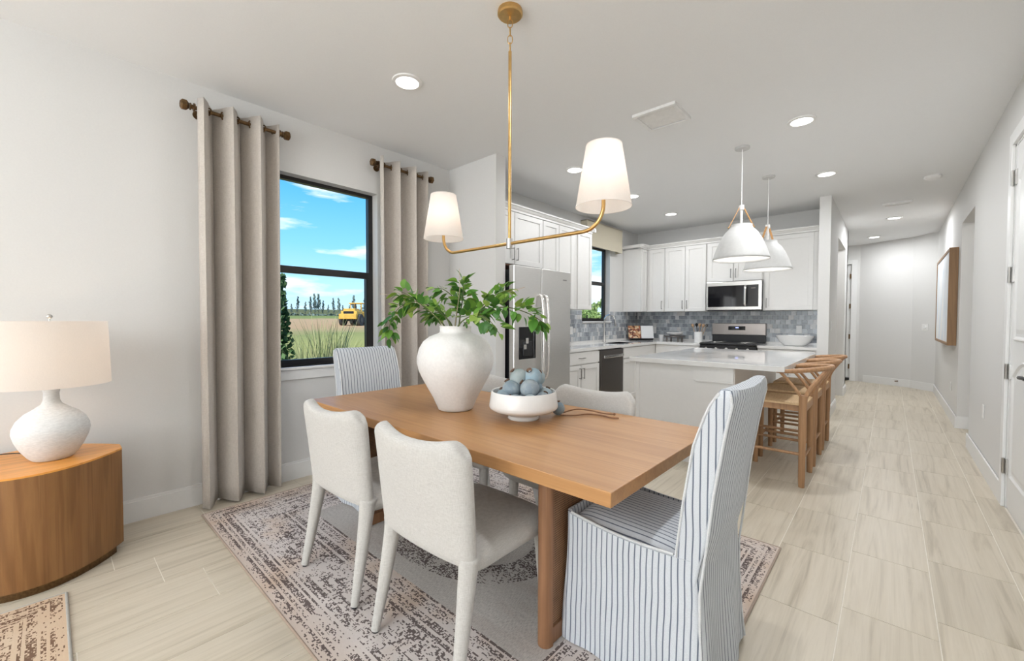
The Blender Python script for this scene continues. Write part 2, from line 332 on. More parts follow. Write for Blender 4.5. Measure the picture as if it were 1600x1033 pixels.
MAT['pine'] = mk_foli('hazed_tree_foliage', (.11, .15, .13), (.22, .27, .22)); MAT['shrub'] = mk_foli('shrub_foliage', (.03, .085, .035), (.15, .26, .09))  # tree foliage paled so its colour carries the distance haze
MAT['grass'] = mk_foli('grass_blades', (.20, .25, .09), (.55, .52, .26)); MAT['pale_bush'] = mk_foli('bright_tree_foliage', (.16, .26, .06), (.40, .48, .16))

# ------------------------------------------------------------------ geometry helpers
def bm_(): return bmesh.new()
def box(bm, x0, x1, y0, y1, z0, z1, bev=0, seg=2):
    if x0 > x1: x0, x1 = x1, x0
    if y0 > y1: y0, y1 = y1, y0
    if z0 > z1: z0, z1 = z1, z0
    vs = [bm.verts.new(p) for p in ((x0, y0, z0), (x1, y0, z0), (x1, y1, z0), (x0, y1, z0), (x0, y0, z1), (x1, y0, z1), (x1, y1, z1), (x0, y1, z1))]
    fs = [bm.faces.new([vs[i] for i in q]) for q in ((3, 2, 1, 0), (4, 5, 6, 7), (0, 1, 5, 4), (1, 2, 6, 5), (2, 3, 7, 6), (3, 0, 4, 7))]
    if bev:
        es = list({e for f in fs for e in f.edges})
        bmesh.ops.bevel(bm, geom=es, offset=bev, segments=seg, affect='EDGES', profile=.5)
    return bm
def frames(pts):
    pts = [Vector(p) for p in pts]; T = []
    for i in range(len(pts)):
        a = pts[max(0, i-1)]; b = pts[min(len(pts)-1, i+1)]; T.append((b-a).normalized())
    u = T[0].orthogonal().normalized(); out = []
    for i, t in enumerate(T):
        u = (u-t*u.dot(t)); u = u.normalized() if u.length > 1e-6 else t.orthogonal().normalized()
        out.append((pts[i], u, t.cross(u)))
    return out
def tube(bm, pts, r, seg=10, closed=False, sq=None):
    fr = frames(pts)
    if closed: pass
    rings = []
    for i, (p, u, v) in enumerate(fr):
        rr = r[i] if isinstance(r, (list, tuple)) else r
        ring = []
        for k in range(seg):
            a = 2*pi*k/seg; c, s_ = cos(a), sin(a)
            if sq: c = math.copysign(abs(c)**sq, c); s_ = math.copysign(abs(s_)**sq, s_)
            ring.append(bm.verts.new(p+u*c*rr+v*s_*rr))
        rings.append(ring)
    n = len(rings)
    for i in range(n if closed else n-1):
        a, b = rings[i], rings[(i+1) % n]
        for k in range(seg): bm.faces.new((a[k], a[(k+1) % seg], b[(k+1) % seg], b[k]))
    if not closed:
        bm.faces.new(rings[0][::-1]); bm.faces.new(rings[-1])
    return bm
def loft(bm, rings, cap=True, closed=True):
    R = [[bm.verts.new(p) for p in r] for r in rings]; n = len(R[0])
    for a, b in zip(R, R[1:]):
        for k in range(n if closed else n-1): bm.faces.new((a[k], a[(k+1) % n], b[(k+1) % n], b[k]))
    if cap and closed: bm.faces.new(R[0][::-1]); bm.faces.new(R[-1])
    return R
def lathe(bm, prof, cx=0, cy=0, cz=0, seg=40, cap=True):
    rings = [[(cx+r*cos(2*pi*k/seg), cy+r*sin(2*pi*k/seg), cz+z) for k in range(seg)] for r, z in prof]
    loft(bm, rings, cap); return bm
def sphere(bm, c, r, u=16, v=10, sz=1):
    prof = [(max(r*sin(pi*i/v), 1e-4), -r*cos(pi*i/v)*sz) for i in range(v+1)]
    lathe(bm, prof, c[0], c[1], c[2], u); return bm
def prism(bm, poly, z0, z1, bev=0):
    loft(bm, [[(x, y, z0) for x, y in poly], [(x, y, z1) for x, y in poly]])
    return bm
def smoothcurve(pts, n=8):
    """Catmull-Rom through pts"""
    P = [Vector(p) for p in pts]; P = [P[0]*2-P[1]]+P+[P[-1]*2-P[-2]]; out = []
    for i in range(1, len(P)-2):
        for k in range(n):
            t = k/n; a, b, c, d = P[i-1], P[i], P[i+1], P[i+2]
            out.append(.5*((2*b)+(c-a)*t+(2*a-5*b+4*c-d)*t*t+(3*b-a-3*c+d)*t**3))
    out.append(P[-2]); return out
ORG = {}
def root_off(p): return ORG.get(p.name, Vector((0, 0, 0))) if p is not None else Vector((0, 0, 0))
def obj(name, bm, mat, parent=None, smooth=False, org=None, label=None, angle=40):
    """link ONE mesh; coordinates in bm are world coordinates"""
    bmesh.ops.recalc_face_normals(bm, faces=bm.faces)
    o0 = root_off(parent) if parent is not None else Vector(org or (0, 0, 0))
    if o0.length: bmesh.ops.translate(bm, vec=-o0, verts=bm.verts)
    me = bpy.data.meshes.new(name); bm.to_mesh(me); bm.free()
    o = bpy.data.objects.new(name, me); COL.objects.link(o)
    if mat is not None: me.materials.append(MAT[mat] if isinstance(mat, str) else mat)
    if smooth:
        for p in me.polygons: p.use_smooth = True
        try: me.set_sharp_from_angle(angle=math.radians(angle))
        except Exception: pass
    if parent is not None: o.parent = parent; ORG[o.name] = o0
    else: o.location = o0; ORG[o.name] = o0
    if label: o['label'] = label
    return o
def tag(o, label, cat, group=None, kind=None):
    o['label'] = label; o['category'] = cat
    if group: o['group'] = group
    if kind: o['kind'] = kind
    return o
def thing(name, label, cat, loc, group=None):
    o = bpy.data.objects.new(name, None); COL.objects.link(o); o.location = loc; o.empty_display_size = .1; ORG[o.name] = Vector(loc)
    return tag(o, label, cat, group)
def struct(name, bm, mat, parent=None, smooth=False, label=None, org=None):
    o = obj(name, bm, mat, parent, smooth, org=org)
    if parent is None: o['kind'] = 'structure'
    if label: o['label'] = label
    return o
def copy_tree(o, parent=None):
    c = o.copy(); COL.objects.link(c); c.parent = parent
    for ch in list(o.children): copy_tree(ch, c)
    return c
def copy_thing(src, label, loc, rotz=0, group=None):
    c = copy_tree(src); c.location = loc; c.rotation_euler = (0, 0, rotz); c['label'] = label
    if group: c['group'] = group
    return c

# ------------------------------------------------------------------ room shell
b = box(bm_(), -4.0, 2.6, -9.2, 12.2, -.10, -.0018)
floor = struct('floor', b, 'grout', label='beige stone-look tile floor laid in staggered rows')
def in_hole(x, y): return False
TM = {}
for c in range(-10, 9):
    x0 = -.441+.3048*c; x1 = x0+.3048
    off = (2.795+.1524*c) % .6096
    k = -3
    y = off-.6096*5
    while y < 11.6:
        ya, yb = y, y+.6096; xa, xb = x0, x1; y += .6096
        # clip to the floor plan
        if xb > XR+.02:
            if xa >= XR-.02:
                if yb <= 6.19 or ya >= 7.19 or xa > 1.9: continue
                ya = max(ya, 6.19); yb = min(yb, 7.19)
            else:
                if not (yb > 6.2 and ya < 7.19): xb = XR
        if ya < -1.9: continue
        yb = min(yb, 11.44); xa = max(xa, XL)
        if xb <= -2.84 and yb > 2.9:
            if ya > 2.86: continue
            yb = min(yb, 2.86)
        elif xb < -.70 and yb > 6.72:
            if ya >= 6.72: continue
            yb = 6.72
        elif xa < -.58 and xb > -.70 and yb > 6.62 and ya < 7.6:
            if ya >= 6.62 and yb < 7.6 and xb < -.5: continue
        if xb-xa < .03 or yb-ya < .03: continue
        if xa < -1.75 and ya > 7: continue
        g = .0021; key = (round(xb-xa, 3), round(yb-ya, 3)); cx, cy = (xa+xb)/2, (ya+yb)/2
        if key not in TM:
            t = obj('floor_tile', box(bm_(), cx-key[0]/2+g, cx+key[0]/2-g, cy-key[1]/2+g, cy+key[1]/2-g, -.0018, 0, 0), 'tile', None, org=(cx, cy, 0)); TM[key] = t.data
            t.parent = floor
        else:
            t = bpy.data.objects.new('floor_tile', TM[key]); COL.objects.link(t); t.parent = floor; t.location = (cx, cy, 0)
struct('ceiling', box(bm_(), -3.7, 2.6, -9.2, 12.2, H, H+.12), 'ceiling', label='white painted ceiling')

def wall_boxes(axis, p0, p1, a0, a1, holes):
    """boxes of a wall of thickness p0..p1 spanning a0..a1; holes (a,b,z0,z1)"""
    bm = bm_()
    def bx(a, b_, z0, z1):
        if b_-a < 1e-4 or z1-z0 < 1e-4: return
        if axis == 'X': box(bm, p0, p1, a, b_, z0, z1)
        else: box(bm, a, b_, p0, p1, z0, z1)
    cur = a0
    for (ha, hb, z0, z1) in sorted(holes):
        bx(cur, ha, 0, H); bx(ha, hb, 0, z0); bx(ha, hb, z1, H); cur = hb
    bx(cur, a1, 0, H); return bm
W1 = (1.12, 2.03, .89, 2.405); W2 = (5.45, 6.30, 1.245, 2.44)
wall_left = struct('wall_left', wall_boxes('X', XL-.16, XL, -9.2, YB+.12, [W1, W2]), 'wall', label='long white wall with two black framed windows')
struct('wall_nook', box(bm_(), XL, -2.80, 2.87, 3.0, 0, H), 'wall', label='white wing wall beside the fridge')
wall_back = struct('wall_back', box(bm_(), XL, -.70, YB, YB+.12, 0, H), 'wall', label='kitchen back wall above the range')
struct('wall_pier', wall_boxes('X', -.70, -.58, 6.62, 9.45, [(7.62, 8.95, 0, 2.46)]), 'wall', label='white wall end between kitchen and hallway')
DR = (3.46, 4.36, 0, 2.45)
wall_right = struct('wall_right', wall_boxes('X', XR, XR+.12, -9.2, 6.18, [DR]), 'wall', label='white hallway wall at the right with panelled door')
b = wall_boxes('X', XR, XR+.12, 7.20, 10.55, []); box(b, XR, XR+.12, 6.18, 7.20, 2.41, H)
struct('wall_gallery', b, 'wall', label='white wall carrying the framed canvas')
b = box(bm_(), XR+.12, 2.3, 7.20, 7.32, 0, H); box(b, XR+.12, 2.3, 6.06, 6.18, 0, H); box(b, 2.3, 2.42, 6.06, 7.32, 0, H)
struct('wall_side_passage', b, 'wall', label='white walls of the side passage at the right')
def slab(bm, p, q, t, z0, z1):
    p = Vector((*p, 0)); q = Vector((*q, 0)); n = (q-p).normalized(); n = Vector((-n.y, n.x, 0))*t
    c = [p, q, q+n, p+n]; loft(bm, [[(v.x, v.y, z0) for v in c], [(v.x, v.y, z1) for v in c]]); return bm
struct('wall_angled', slab(bm_(), (-.49, 11.35), (.30, 10.93), .12, 0, H), 'wall', label='angled white wall at the end of the hallway')
struct('wall_hall_end', slab(bm_(), (.30, 10.93), (.66, 10.50), .12, 0, H), 'wall', label='short white wall end right of the angled wall')
struct('wall_door_end', wall_boxes('Y', 11.35, 11.47, -2.0, -.49, [(-1.50, -.62, 0, 2.46)]), 'wall', label='white wall with the far hallway door')
b = box(bm_(), -2.0, -.58, 9.33, 9.45, 0, H); box(b, -2.12, -2.0, 7.44, 11.47, 0, H)
struct('wall_pantry', b, 'wall', label='white inner walls beyond the hallway opening')
b = wall_boxes('Y', -9.2, -9.08, -3.65, 2.6, [(-3.2, .4, .02, 2.5)])
struct('wall_rear', b, 'wall', label='unseen wall behind the camera with an added sliding door opening')
# closing outer walls at the right of the hidden rooms
struct('wall_outer_right', box(bm_(), 2.48, 2.6, -9.08, 12.1, 0, H), 'wall', label='outer wall beyond the hallway')
struct('wall_outer_back', box(bm_(), -2.12, 2.48, 11.6, 11.72, 0, H), 'wall', label='outer wall beyond the hallway end')

# unseen sliding door frame, added around the opening of the fill light
wf = bm_()
for x in (-3.2, -2.0, -.8, .36): box(wf, x, x+.04, -9.17, -9.11, .02, 2.5)
box(wf, -3.16, .36, -9.17, -9.11, .02, .06); box(wf, -3.16, .36, -9.17, -9.11, 2.46, 2.5)
struct('added_slider_frame', wf, 'frame_black', label='unseen sliding door frame added behind the camera')

# windows of the left wall
def window(name, W, xin, label, rail):
    y0, y1, z0, z1 = W; fx0, fx1 = xin-.045, xin; t = .042
    b = bm_()
    box(b, fx0, fx1, y0, y0+t, z0, z1); box(b, fx0, fx1, y1-t, y1, z0, z1); box(b, fx0, fx1, y0+t, y1-t, z1-.03, z1); box(b, fx0, fx1, y0+t, y1-t, z0, z0+.026)
    f = struct(name, b, 'frame_black', label=label)
    b = bm_(); box(b, fx0+.012, fx1+.012, y0+t, y1-t, rail-.028, rail+.028, .004)
    box(b, fx0+.012, fx1+.006, y1-t-.028, y1-t, z0+.026, rail-.028); box(b, fx0+.012, fx1+.006, y0+t, y0+t+.028, z0+.026, rail-.028)
    box(b, fx0+.012, fx1+.006, y0+t+.028, y1-t-.028, z0+.026, z0+.05)
    obj('sash', b, 'frame_black', f)
    obj('pane', box(bm_(), fx0+.012, fx0+.016, y0+t, y1-t, rail+.028, z1-.03), 'glass', f)
    obj('pane', box(bm_(), fx0+.026, fx0+.030, y0+t+.028, y1-t-.028, z0+.05, rail-.028), 'glass', f)
    return f
window('window_1', W1, XL-.085, 'black framed single hung window over the dining side', 1.665)
window('window_2', W2, XL-.085, 'black framed single hung window above the kitchen sink', 1.86)
# sill and apron of window 1
b = bm_(); box(b, XL-.085, XL+.03, W1[0]-.03, W1[1]+.03, W1[2]-.022, W1[2], .004); box(b, XL, XL+.015, W1[0]-.01, W1[1]+.01, W1[2]-.10, W1[2]-.022, .003)
struct('trim_1', b, 'trim', label='white window sill and apron of the dining window')
b = box(bm_(), XL-.085, XL+.03, W2[0]-.01, W2[1]+.02, W2[2]-.018, W2[2], .004)
struct('trim_2', b, 'trim', label='white sill of the sink window')

# baseboards
def base(name, segs, label):
    b = bm_()
    for (x0, x1, y0, y1) in segs:
        box(b, x0, x1, y0, y1, 0, .125); 
        dx = min(.006, (x1-x0)/3) if (x1-x0) < .03 else 0; dy = .006 if (y1-y0) < .03 else 0
        box(b, x0+0, x1-dx, y0+dy if dy else y0, y1, .125, .14)
    return struct(name, b, 'trim', label=label)
T = .016
base('baseboard_left', [(XL, XL+T, -9.0, 2.87-T), (XL, -2.80, 2.87-T, 2.87)], 'white baseboard along the dining wall')
base('baseboard_nook', [(-2.80, -2.80+T, 2.87-T, 3.0)], 'white baseboard on the wing wall end')
base('baseboard_right', [(XR-T, XR, 4.45, 6.18), (XR-T, XR, -9.0, 3.37)], 'white baseboard along the right wall')
base('baseboard_gallery', [(XR-T, XR, 7.2-T, 10.52), (XR, 2.3, 7.2-T, 7.2)], 'white baseboard below the framed canvas')
base('baseboard_pier', [(-.58, -.58+T, 6.62-T, 7.62), (-.70, -.58, 6.62-T, 6.62), (-.58, -.58+T, 8.95, 9.45)], 'white baseboard of the hallway pier')
b = slab(bm_(), (-.40, 11.302), (.30, 10.93), -.016, 0, .14); slab(b, (.30, 10.93), (.63, 10.536), -.016, 0, .14)
struct('baseboard_hall_end', b, 'trim', label='white baseboard along the angled hallway end')

# right door
def panel_door(name, x, ya, yb, z1, lab):
    d = struct(name, box(bm_(), x, x+.038, ya, yb, .012, z1), 'trim', label=lab)
    for (pa, pb) in ((.23, 1.02), (1.14, z1-.13)):
        b = bm_(); y0, y1 = ya+.12, yb-.12; n = 14
        def outline(ins, arch):
            pts = [(y0+ins, pa+ins), (y1-ins, pa+ins)]
            top = pb-ins
            for i in range(n+1):
                t = i/n; yy = (y1-ins)+((y0+ins)-(y1-ins))*t; pts.append((yy, top-arch*(1-sin(pi*t))))
            return pts
        ar = .10
        rings = [[(xx, yy, zz) for yy, zz in outline(i, ar)] for xx, i in ((x, 0), (x-.010, .006), (x-.010, .014), (x-.002, .028), (x-.002, .045), (x-.009, .075))]
        loft(b, rings); obj('door_panel', b, 'trim', d)
    return d
d1 = panel_door('door_1', XR+.004, DR[0]+.02, DR[1]-.02, 2.43, 'white panelled door at the right edge')
for z in (.284, .927, 1.578, 2.223):
    b = bm_(); box(b, XR-.006, XR+.004, DR[1]-.058, DR[1]-.022, z-.05, z+.05); tube(b, [(XR-.012, DR[1]-.014, z-.052), (XR-.012, DR[1]-.014, z+.052)], .008, 8)
    box(b, XR-.018, XR-.010, DR[1]-.012, DR[1]+.012, z-.05, z+.05)
    obj('hinge', b, 'nickel', d1)
b = bm_(); tube(b, [(XR+.004, 3.55, .95), (XR-.05, 3.55, .95)], .014, 12); tube(b, smoothcurve([(XR-.05, 3.54, .95), (XR-.055, 3.60, .952), (XR-.055, 3.67, .947)], 4), .011, 8); lathe_b = bm_()
sphere(b, (XR, 3.55, .95), .03, 16, 8)
obj('lever_handle', b, 'black', d1, True, label='dark lever handle')
b = bm_()
box(b, XR-.018, XR, DR[1]-.004, DR[1]+.082, 0, 2.53, .004); box(b, XR-.018, XR, DR[0]-.082, DR[0]+.004, 0, 2.53, .004); box(b, XR-.0175, XR, DR[0]+.004, DR[1]-.004, 2.446, 2.53)
box(b, XR, XR+.1, DR[1]-.018, DR[1], 0, 2.45); box(b, XR, XR+.1, DR[0], DR[0]+.018, 0, 2.45); box(b, XR, XR+.1, DR[0], DR[1], 2.432, 2.45)
struct('trim_3', b, 'trim', label='white casing around the right door')
# far hallway door
b = box(bm_(), -1.49, -.63, 11.38, 11.42, .012, 2.44)
d2 = struct('door_2', b, 'trim', label='white far hallway door')
for z in (.30, .93, 1.57, 2.20): obj('hinge', box(bm_(), -.655, -.63, 11.345, 11.38, z-.05, z+.05), 'bronze', d2)
obj('door_sweep', box(bm_(), -.72, -.63, 11.33, 11.38, .012, .06), 'black', d2)
b = bm_(); box(b, -.63, -.53, 11.33, 11.35, 0, 2.54, .004); box(b, -1.6, -1.5, 11.33, 11.35, 0, 2.54, .004); box(b, -1.5, -.63, 11.33, 11.35, 2.45, 2.54, .004)
struct('trim_4', b, 'trim', label='white casing of the far hallway door')

# ------------------------------------------------------------------ backsplash mosaic (tiles under 10 px: joined, real joints)
def mosaic(parent, mapf, a0, a1, z0, z1, hole=None):
    b = bm_(); p = .0665; rows = int(round((z1-z0)/.0700)); hh = (z1-z0)/rows; g = .0014
    for r in range(rows):
        za = z0+hh*r; zb = za+hh; a = a0-(p/2 if r % 2 else 0)
        while a < a1-.001:
            wd = p
            xa, xb = max(a, a0), min(a+wd, a1); a += wd
            if xb-xa < .008: continue
            if hole and xb > hole[0] and xa < hole[1] and zb > hole[2]+.01:
                if xa < hole[0]-.01: xb = hole[0]
                elif xb > hole[1]+.01: xa = hole[1]
                else: continue
            th = .006+random.random()*.003
            mapf(b, xa+g, xb-g, za+g, zb-g, th)
    o = obj('backsplash_tiles', b, 'splash', parent); o['kind'] = 'stuff'; return o
mosaic(wall_left, lambda b, a, c, z, y, t: box(b, XL, XL+t, a, c, z, y), 3.95, YB, .945, 1.409, (W2[0]-.01, W2[1]+.02, W2[2]-.02))
mosaic(wall_back, lambda b, a, c, z, y, t: box(b, a, c, YB-t, YB, z, y), XL+.01, -.705, .945, 1.409)

# ------------------------------------------------------------------ cabinets
class Fr:
    """maps (u along, v up, w outward) to world"""
    def __init__(s, kind, p): s.k, s.p = kind, p
    def box(s, bm, u0, u1, v0, v1, w0, w1, bev=0):
        if s.k == 'X+': box(bm, s.p+w0, s.p+w1, u0, u1, v0, v1, bev, 1)
        elif s.k == 'Y-': box(bm, u0, u1, s.p-w1, s.p-w0, v0, v1, bev, 1)
    def pt(s, u, v, w): return (s.p+w, u, v) if s.k == 'X+' else (u, s.p-w, v)
def shaker(F, u0, u1, v0, v1, parent, name='door', flat=False):
    b = bm_(); t = .020; r = min(.057, (u1-u0)*.24)
    if flat: F.box(b, u0, u1, v0, v1, 0.001, t, .002)
    else:
        F.box(b, u0, u1, v1-r, v1, .001, t, .0015); F.box(b, u0, u1, v0, v0+r, .001, t, .0015)
        F.box(b, u0, u0+r, v0+r, v1-r, .001, t, .0015); F.box(b, u1-r, u1, v0+r, v1-r, .001, t, .0015); F.box(b, u0+r-.002, u1-r+.002, v0+r-.002, v1-r+.002, .001, .009)
    return obj(name, b, 'cab', parent)
def pull(F, u, v, parent, L=.13, vert=True):
    b = bm_(); w0, w1 = .019, .050
    if vert:
        for s_ in (-1, 1): tube(b, [F.pt(u, v+s_*L*.5, w0), F.pt(u, v+s_*L*.5, w1)], .0045, 6)
        tube(b, [F.pt(u, v-L*.5-.006, w1), F.pt(u, v+L*.5+.006, w1)], .0055, 8)
    else:
        for s_ in (-1, 1): tube(b, [F.pt(u+s_*L*.5, v, w0), F.pt(u+s_*L*.5, v, w1)], .0045, 6)
        tube(b, [F.pt(u-L*.5-.006, v, w1), F.pt(u+L*.5+.006, v, w1)], .0055, 8)
    return obj('handle', b, 'handle_metal', parent)
FU, FB = Fr('X+', -3.16), Fr('Y-', 7.00)      # upper fronts
GU, GB = Fr('X+', -2.87), Fr('Y-', 6.70)      # base fronts
UB, UT = 1.41, 2.475
def cabinet(name, F, depth, u0, u1, v0, v1, label, doors, hz, group, body_bottom=None):
    """doors: list of (u0,u1,handle side or None)"""
    loc = F.pt((u0+u1)/2, v0, -depth/2)
    t = thing(name, label, 'cabinet', loc, group)
    b = bm_(); F.box(b, u0+.0005, u1-.0005, v0, v1, -depth, 0); obj('body', b, 'cab', t)
    for (a, c, hs) in doors:
        d = shaker(F, a+.002, c-.002, v0+.004, v1-.006, t)
        if hs: pull(F, (c-.032) if hs > 0 else (a+.032), hz, d, .125)
    return t
GUP = 'white shaker wall cabinets'
c = cabinet('wall_cabinet', FU, .325, 3.005, 4.03, 1.885, UT, 'white shaker cabinet above the fridge with two pulls', [(3.02, 3.515, 1), (3.52, 4.03, -1)], 2.0, GUP)
b = bm_(); FU.box(b, 3.01, 4.03, 1.872, 1.885, -.325, -.005); obj('underside_panel', b, 'rawwood', c, label='red-brown bare wood underside')
cabinet('wall_cabinet', FU, .325, 4.035, 4.755, UB, UT, 'tall white shaker wall cabinet just behind the fridge', [(4.04, 4.365, 0), (4.37, 4.70, 0)], 1.55, GUP)
cabinet('wall_cabinet', FU, .325, 4.757, 5.16, UB, UT, 'narrow white wall cabinet left of the sink window', [(4.80, 5.155, 0)], 1.55, GUP)
cabinet('wall_cabinet', FU, .325, 6.76, 7.318, UB, UT, 'white corner wall cabinet showing its plain side panel', [(6.775, 6.965, 0)], 1.55, GUP)
cabinet('wall_cabinet', FB, .318, -3.155, -2.845, UB, UT, 'single door white wall cabinet in the kitchen corner', [(-3.11, -2.85, 1)], 1.52, GUP)
cabinet('wall_cabinet', FB, .318, -2.842, -2.175, UB, UT, 'two door white wall cabinet left of the microwave', [(-2.83, -2.505, 1), (-2.50, -2.18, -1)], 1.52, GUP)
cabinet('wall_cabinet', FB, .318, -2.172, -1.392, 1.86, UT, 'short two door white wall cabinet above the microwave', [(-2.15, -1.785, 1), (-1.78, -1.40, -1)], 1.98, GUP)
cabinet('wall_cabinet', FB, .318, -1.389, -.702, UB, UT, 'wide white wall cabinet right of the microwave', [(-1.37, -.79, -1)], 1.52, GUP)
# crown moulding
def crown(F, u0, u1, parent, lo=UT):
    b = bm_(); prof = [(0.0, lo), (.022, lo), (.022, lo+.022), (.034, lo+.030), (.05, lo+.052), (.062, lo+.056), (.062, lo+.072), (0, lo+.072)]
    loft(b, [[F.pt(u, v, w_) for w_, v in prof] for u in (u0, u1)]); return obj('crown_strip', b, 'cab', parent)
t = thing('crown_moulding', 'white crown moulding topping the cabinets on the window wall', 'moulding', (-3.1, 4.1, UT), 'crown mouldings')
crown(Fr('X+', -3.16), 3.01, 5.16, t)
b = box(bm_(), -3.485, -3.098, 5.16, 5.20, UT+.02, UT+.072, .006); obj('crown_return', b, 'cab', t)
t = thing('crown_moulding', 'white crown moulding topping the back wall cabinets', 'moulding', (-2, 6.95, UT), 'crown mouldings')
crown(FB, -3.16, -.702, t); crown(Fr('X+', -3.16), 6.72, 6.94, t)
b = box(bm_(), -3.485, -3.10, 6.70, 6.755, UT+.02, UT+.072, .006); obj('crown_return', b, 'cab', t)

CT = .914
GBS = 'white shaker base cabinets'
def base_cab(F, u0, u1, label, drawers, doors, depth=.60, hl=None):
    t = thing('base_cabinet', label, 'cabinet', F.pt((u0+u1)/2, 0, -depth/2), GBS)
    b = bm_(); F.box(b, u0, u1, .105, .876, -depth, 0); obj('body', b, 'cab', t)
    b = bm_(); F.box(b, u0, u1, 0, .105, -depth, -.07); obj('toe_kick', b, 'cab', t)
    for (a, c) in drawers:
        d = shaker(F, a+.003, c-.003, .715, .862, t, 'drawer', flat=True); 
        if hl is None or hl: pull(F, (a+c)/2, .79, d, .11, False)
    for (a, c, hs) in doors:
        d = shaker(F, a+.003, c-.003, .118, .70, t)
        if hs: pull(F, (c-.034) if hs > 0 else (a+.034), .60, d, .12)
    return t
base_cab(GU, 4.0, 4.885, 'white base cabinet between fridge and dishwasher', [(4.0, 4.885)], [(4.0, 4.44, 1), (4.445, 4.885, -1)])
base_cab(GU, 5.555, 6.46, 'white sink base cabinet right of the dishwasher', [(5.56, 6.455)], [(5.56, 6.005, 1), (6.01, 6.455, -1)], hl=False)
base_cab(GB, -2.86, -2.165, 'white base cabinet left of the range', [(-2.49, -2.17)], [(-2.49, -2.17, -1), (-2.83, -2.50, 1)])
base_cab(GB, -1.385, -.702, 'white base cabinet right of the range', [(-1.38, -.72)], [(-1.38, -1.05, 1), (-1.045, -.72, -1)])
t = thing('corner_base', 'white blank corner base unit under the counter corner', 'cabinet', (-3.2, 6.9, 0), GBS)
b = bm_(); box(b, XL+.01, -2.87, 6.462, YB-.01, .105, .876); obj('body', b, 'cab', t); obj('toe_kick', box(bm_(), XL+.01, -2.94, 6.462, YB-.01, 0, .105), 'cab', t)
# counters
t = thing('countertop', 'white quartz countertop running under the window and round the corner', 'countertop', (-3.16, 5.6, .876), 'white quartz counters')
b = bm_(); sx0, sx1, sy0, sy1 = -3.33, -2.97, 5.62, 6.30
for q in ((XL+.002, sx0, 4.0, YB-.002), (sx1, -2.84, 4.0, YB-.002), (sx0, sx1, 4.0, sy0), (sx0, sx1, sy1, YB-.002), (-2.84, -2.157, 6.67, YB-.002)): box(b, *q, .876, CT)
obj('slab', b, 'quartz', t); 
b = bm_(); box(b, sx0, sx1, sy0, sy1, .70, .705); box(b, sx0-.004, sx0, sy0, sy1, .70, .905); box(b, sx1, sx1+.004, sy0, sy1, .70, .905); box(b, sx0, sx1, sy0-.004, sy0, .70, .905); box(b, sx0, sx1, sy1, sy1+.004, .70, .905)
obj('sink_basin', b, 'steel_h', t)
b = bm_(); box(b, XL+.002, XL+.018, 4.0, YB-.01, CT, .945); box(b, XL+.018, -2.157, YB-.018, YB-.002, CT, .945); obj('upstand', b, 'quartz', t)
t = thing('countertop', 'short white quartz countertop right of the range', 'countertop', (-1.04, 7.0, .876), 'white quartz counters')
b = bm_(); box(b, -1.388, -.702, 6.67, YB-.002, .876, CT, .002); obj('slab', b, 'quartz', t)
b = bm_(); box(b, -1.388, -.702, YB-.018, YB-.002, CT, .945); obj('upstand', b, 'quartz', t)

# dishwasher
t = thing('dishwasher', 'black stainless dishwasher with a pale bar handle', 'dishwasher', (-3.1, 5.22, 0))
obj('body', box(bm_(), -3.45, -2.885, 4.895, 5.545, .10, .87), 'black', t)
obj('toe_kick', box(bm_(), -3.45, -2.94, 4.895, 5.545, 0, .10), 'black', t)
obj('door', box(bm_(), -2.885, -2.845, 4.93, 5.54, .115, .862, .006), 'steel_dark', t)
b = bm_(); box(b, -2.845, -2.815, 4.96, 5.51, .752, .79, .008); obj('handle', b, 'steel_h', t, label='pale steel bar handle')
obj('side_strip', box(bm_(), -2.885, -2.852, 4.893, 4.926, .10, .87), 'steel_dark', t)

# fridge
t = thing('refrigerator', 'stainless side by side refrigerator with water dispenser', 'refrigerator', (-3.05, 3.5, 0))
obj('body', box(bm_(), -3.45, -2.775, 3.03, 3.975, .02, 1.76), 'black', t)
dl = obj('freezer_door', box(bm_(), -2.77, -2.70, 3.02, 3.440, .06, 1.80, .008), 'steel', t, label='left stainless door with dispenser')
dr = obj('fridge_door', box(bm_(), -2.77, -2.70, 3.449, 3.982, .06, 1.80, .008), 'steel', t)
for (y, par) in ((3.405, dl), (3.485, dr)):
    b = bm_(); tube(b, smoothcurve([(-2.70, y, 1.52), (-2.66, y, 1.49), (-2.640, y, 1.35), (-2.632, y, 1.1), (-2.640, y, .80), (-2.66, y, .68), (-2.70, y, .65)], 5), .017, 10)
    obj('handle', b, 'white_metal', par, True)
b = bm_(); box(b, -2.70, -2.696, 3.09, 3.35, .875, 1.195, .0015); obj('dispenser', b, 'blackglass', dl)
b = bm_(); box(b, -2.71, -2.690, 3.15, 3.29, .905, 1.05, .004); obj('dispenser_recess', b, 'black', dl)
obj('dispenser_paddle', box(bm_(), -2.696, -2.688, 3.185, 3.225, 1.03, 1.085), 'steel_h', dl); obj('dispenser_button', box(bm_(), -2.690, -2.684, 3.15, 3.19, .975, 1.02), 'steel_h', dl)
b = bm_(); box(b, -2.70, -2.6985, 3.83, 3.90, 1.70, 1.712); obj('badge', b, 'handle_metal', dr)
obj('grille', box(bm_(), -2.77, -2.74, 3.03, 3.975, .0, .055), 'black', t)

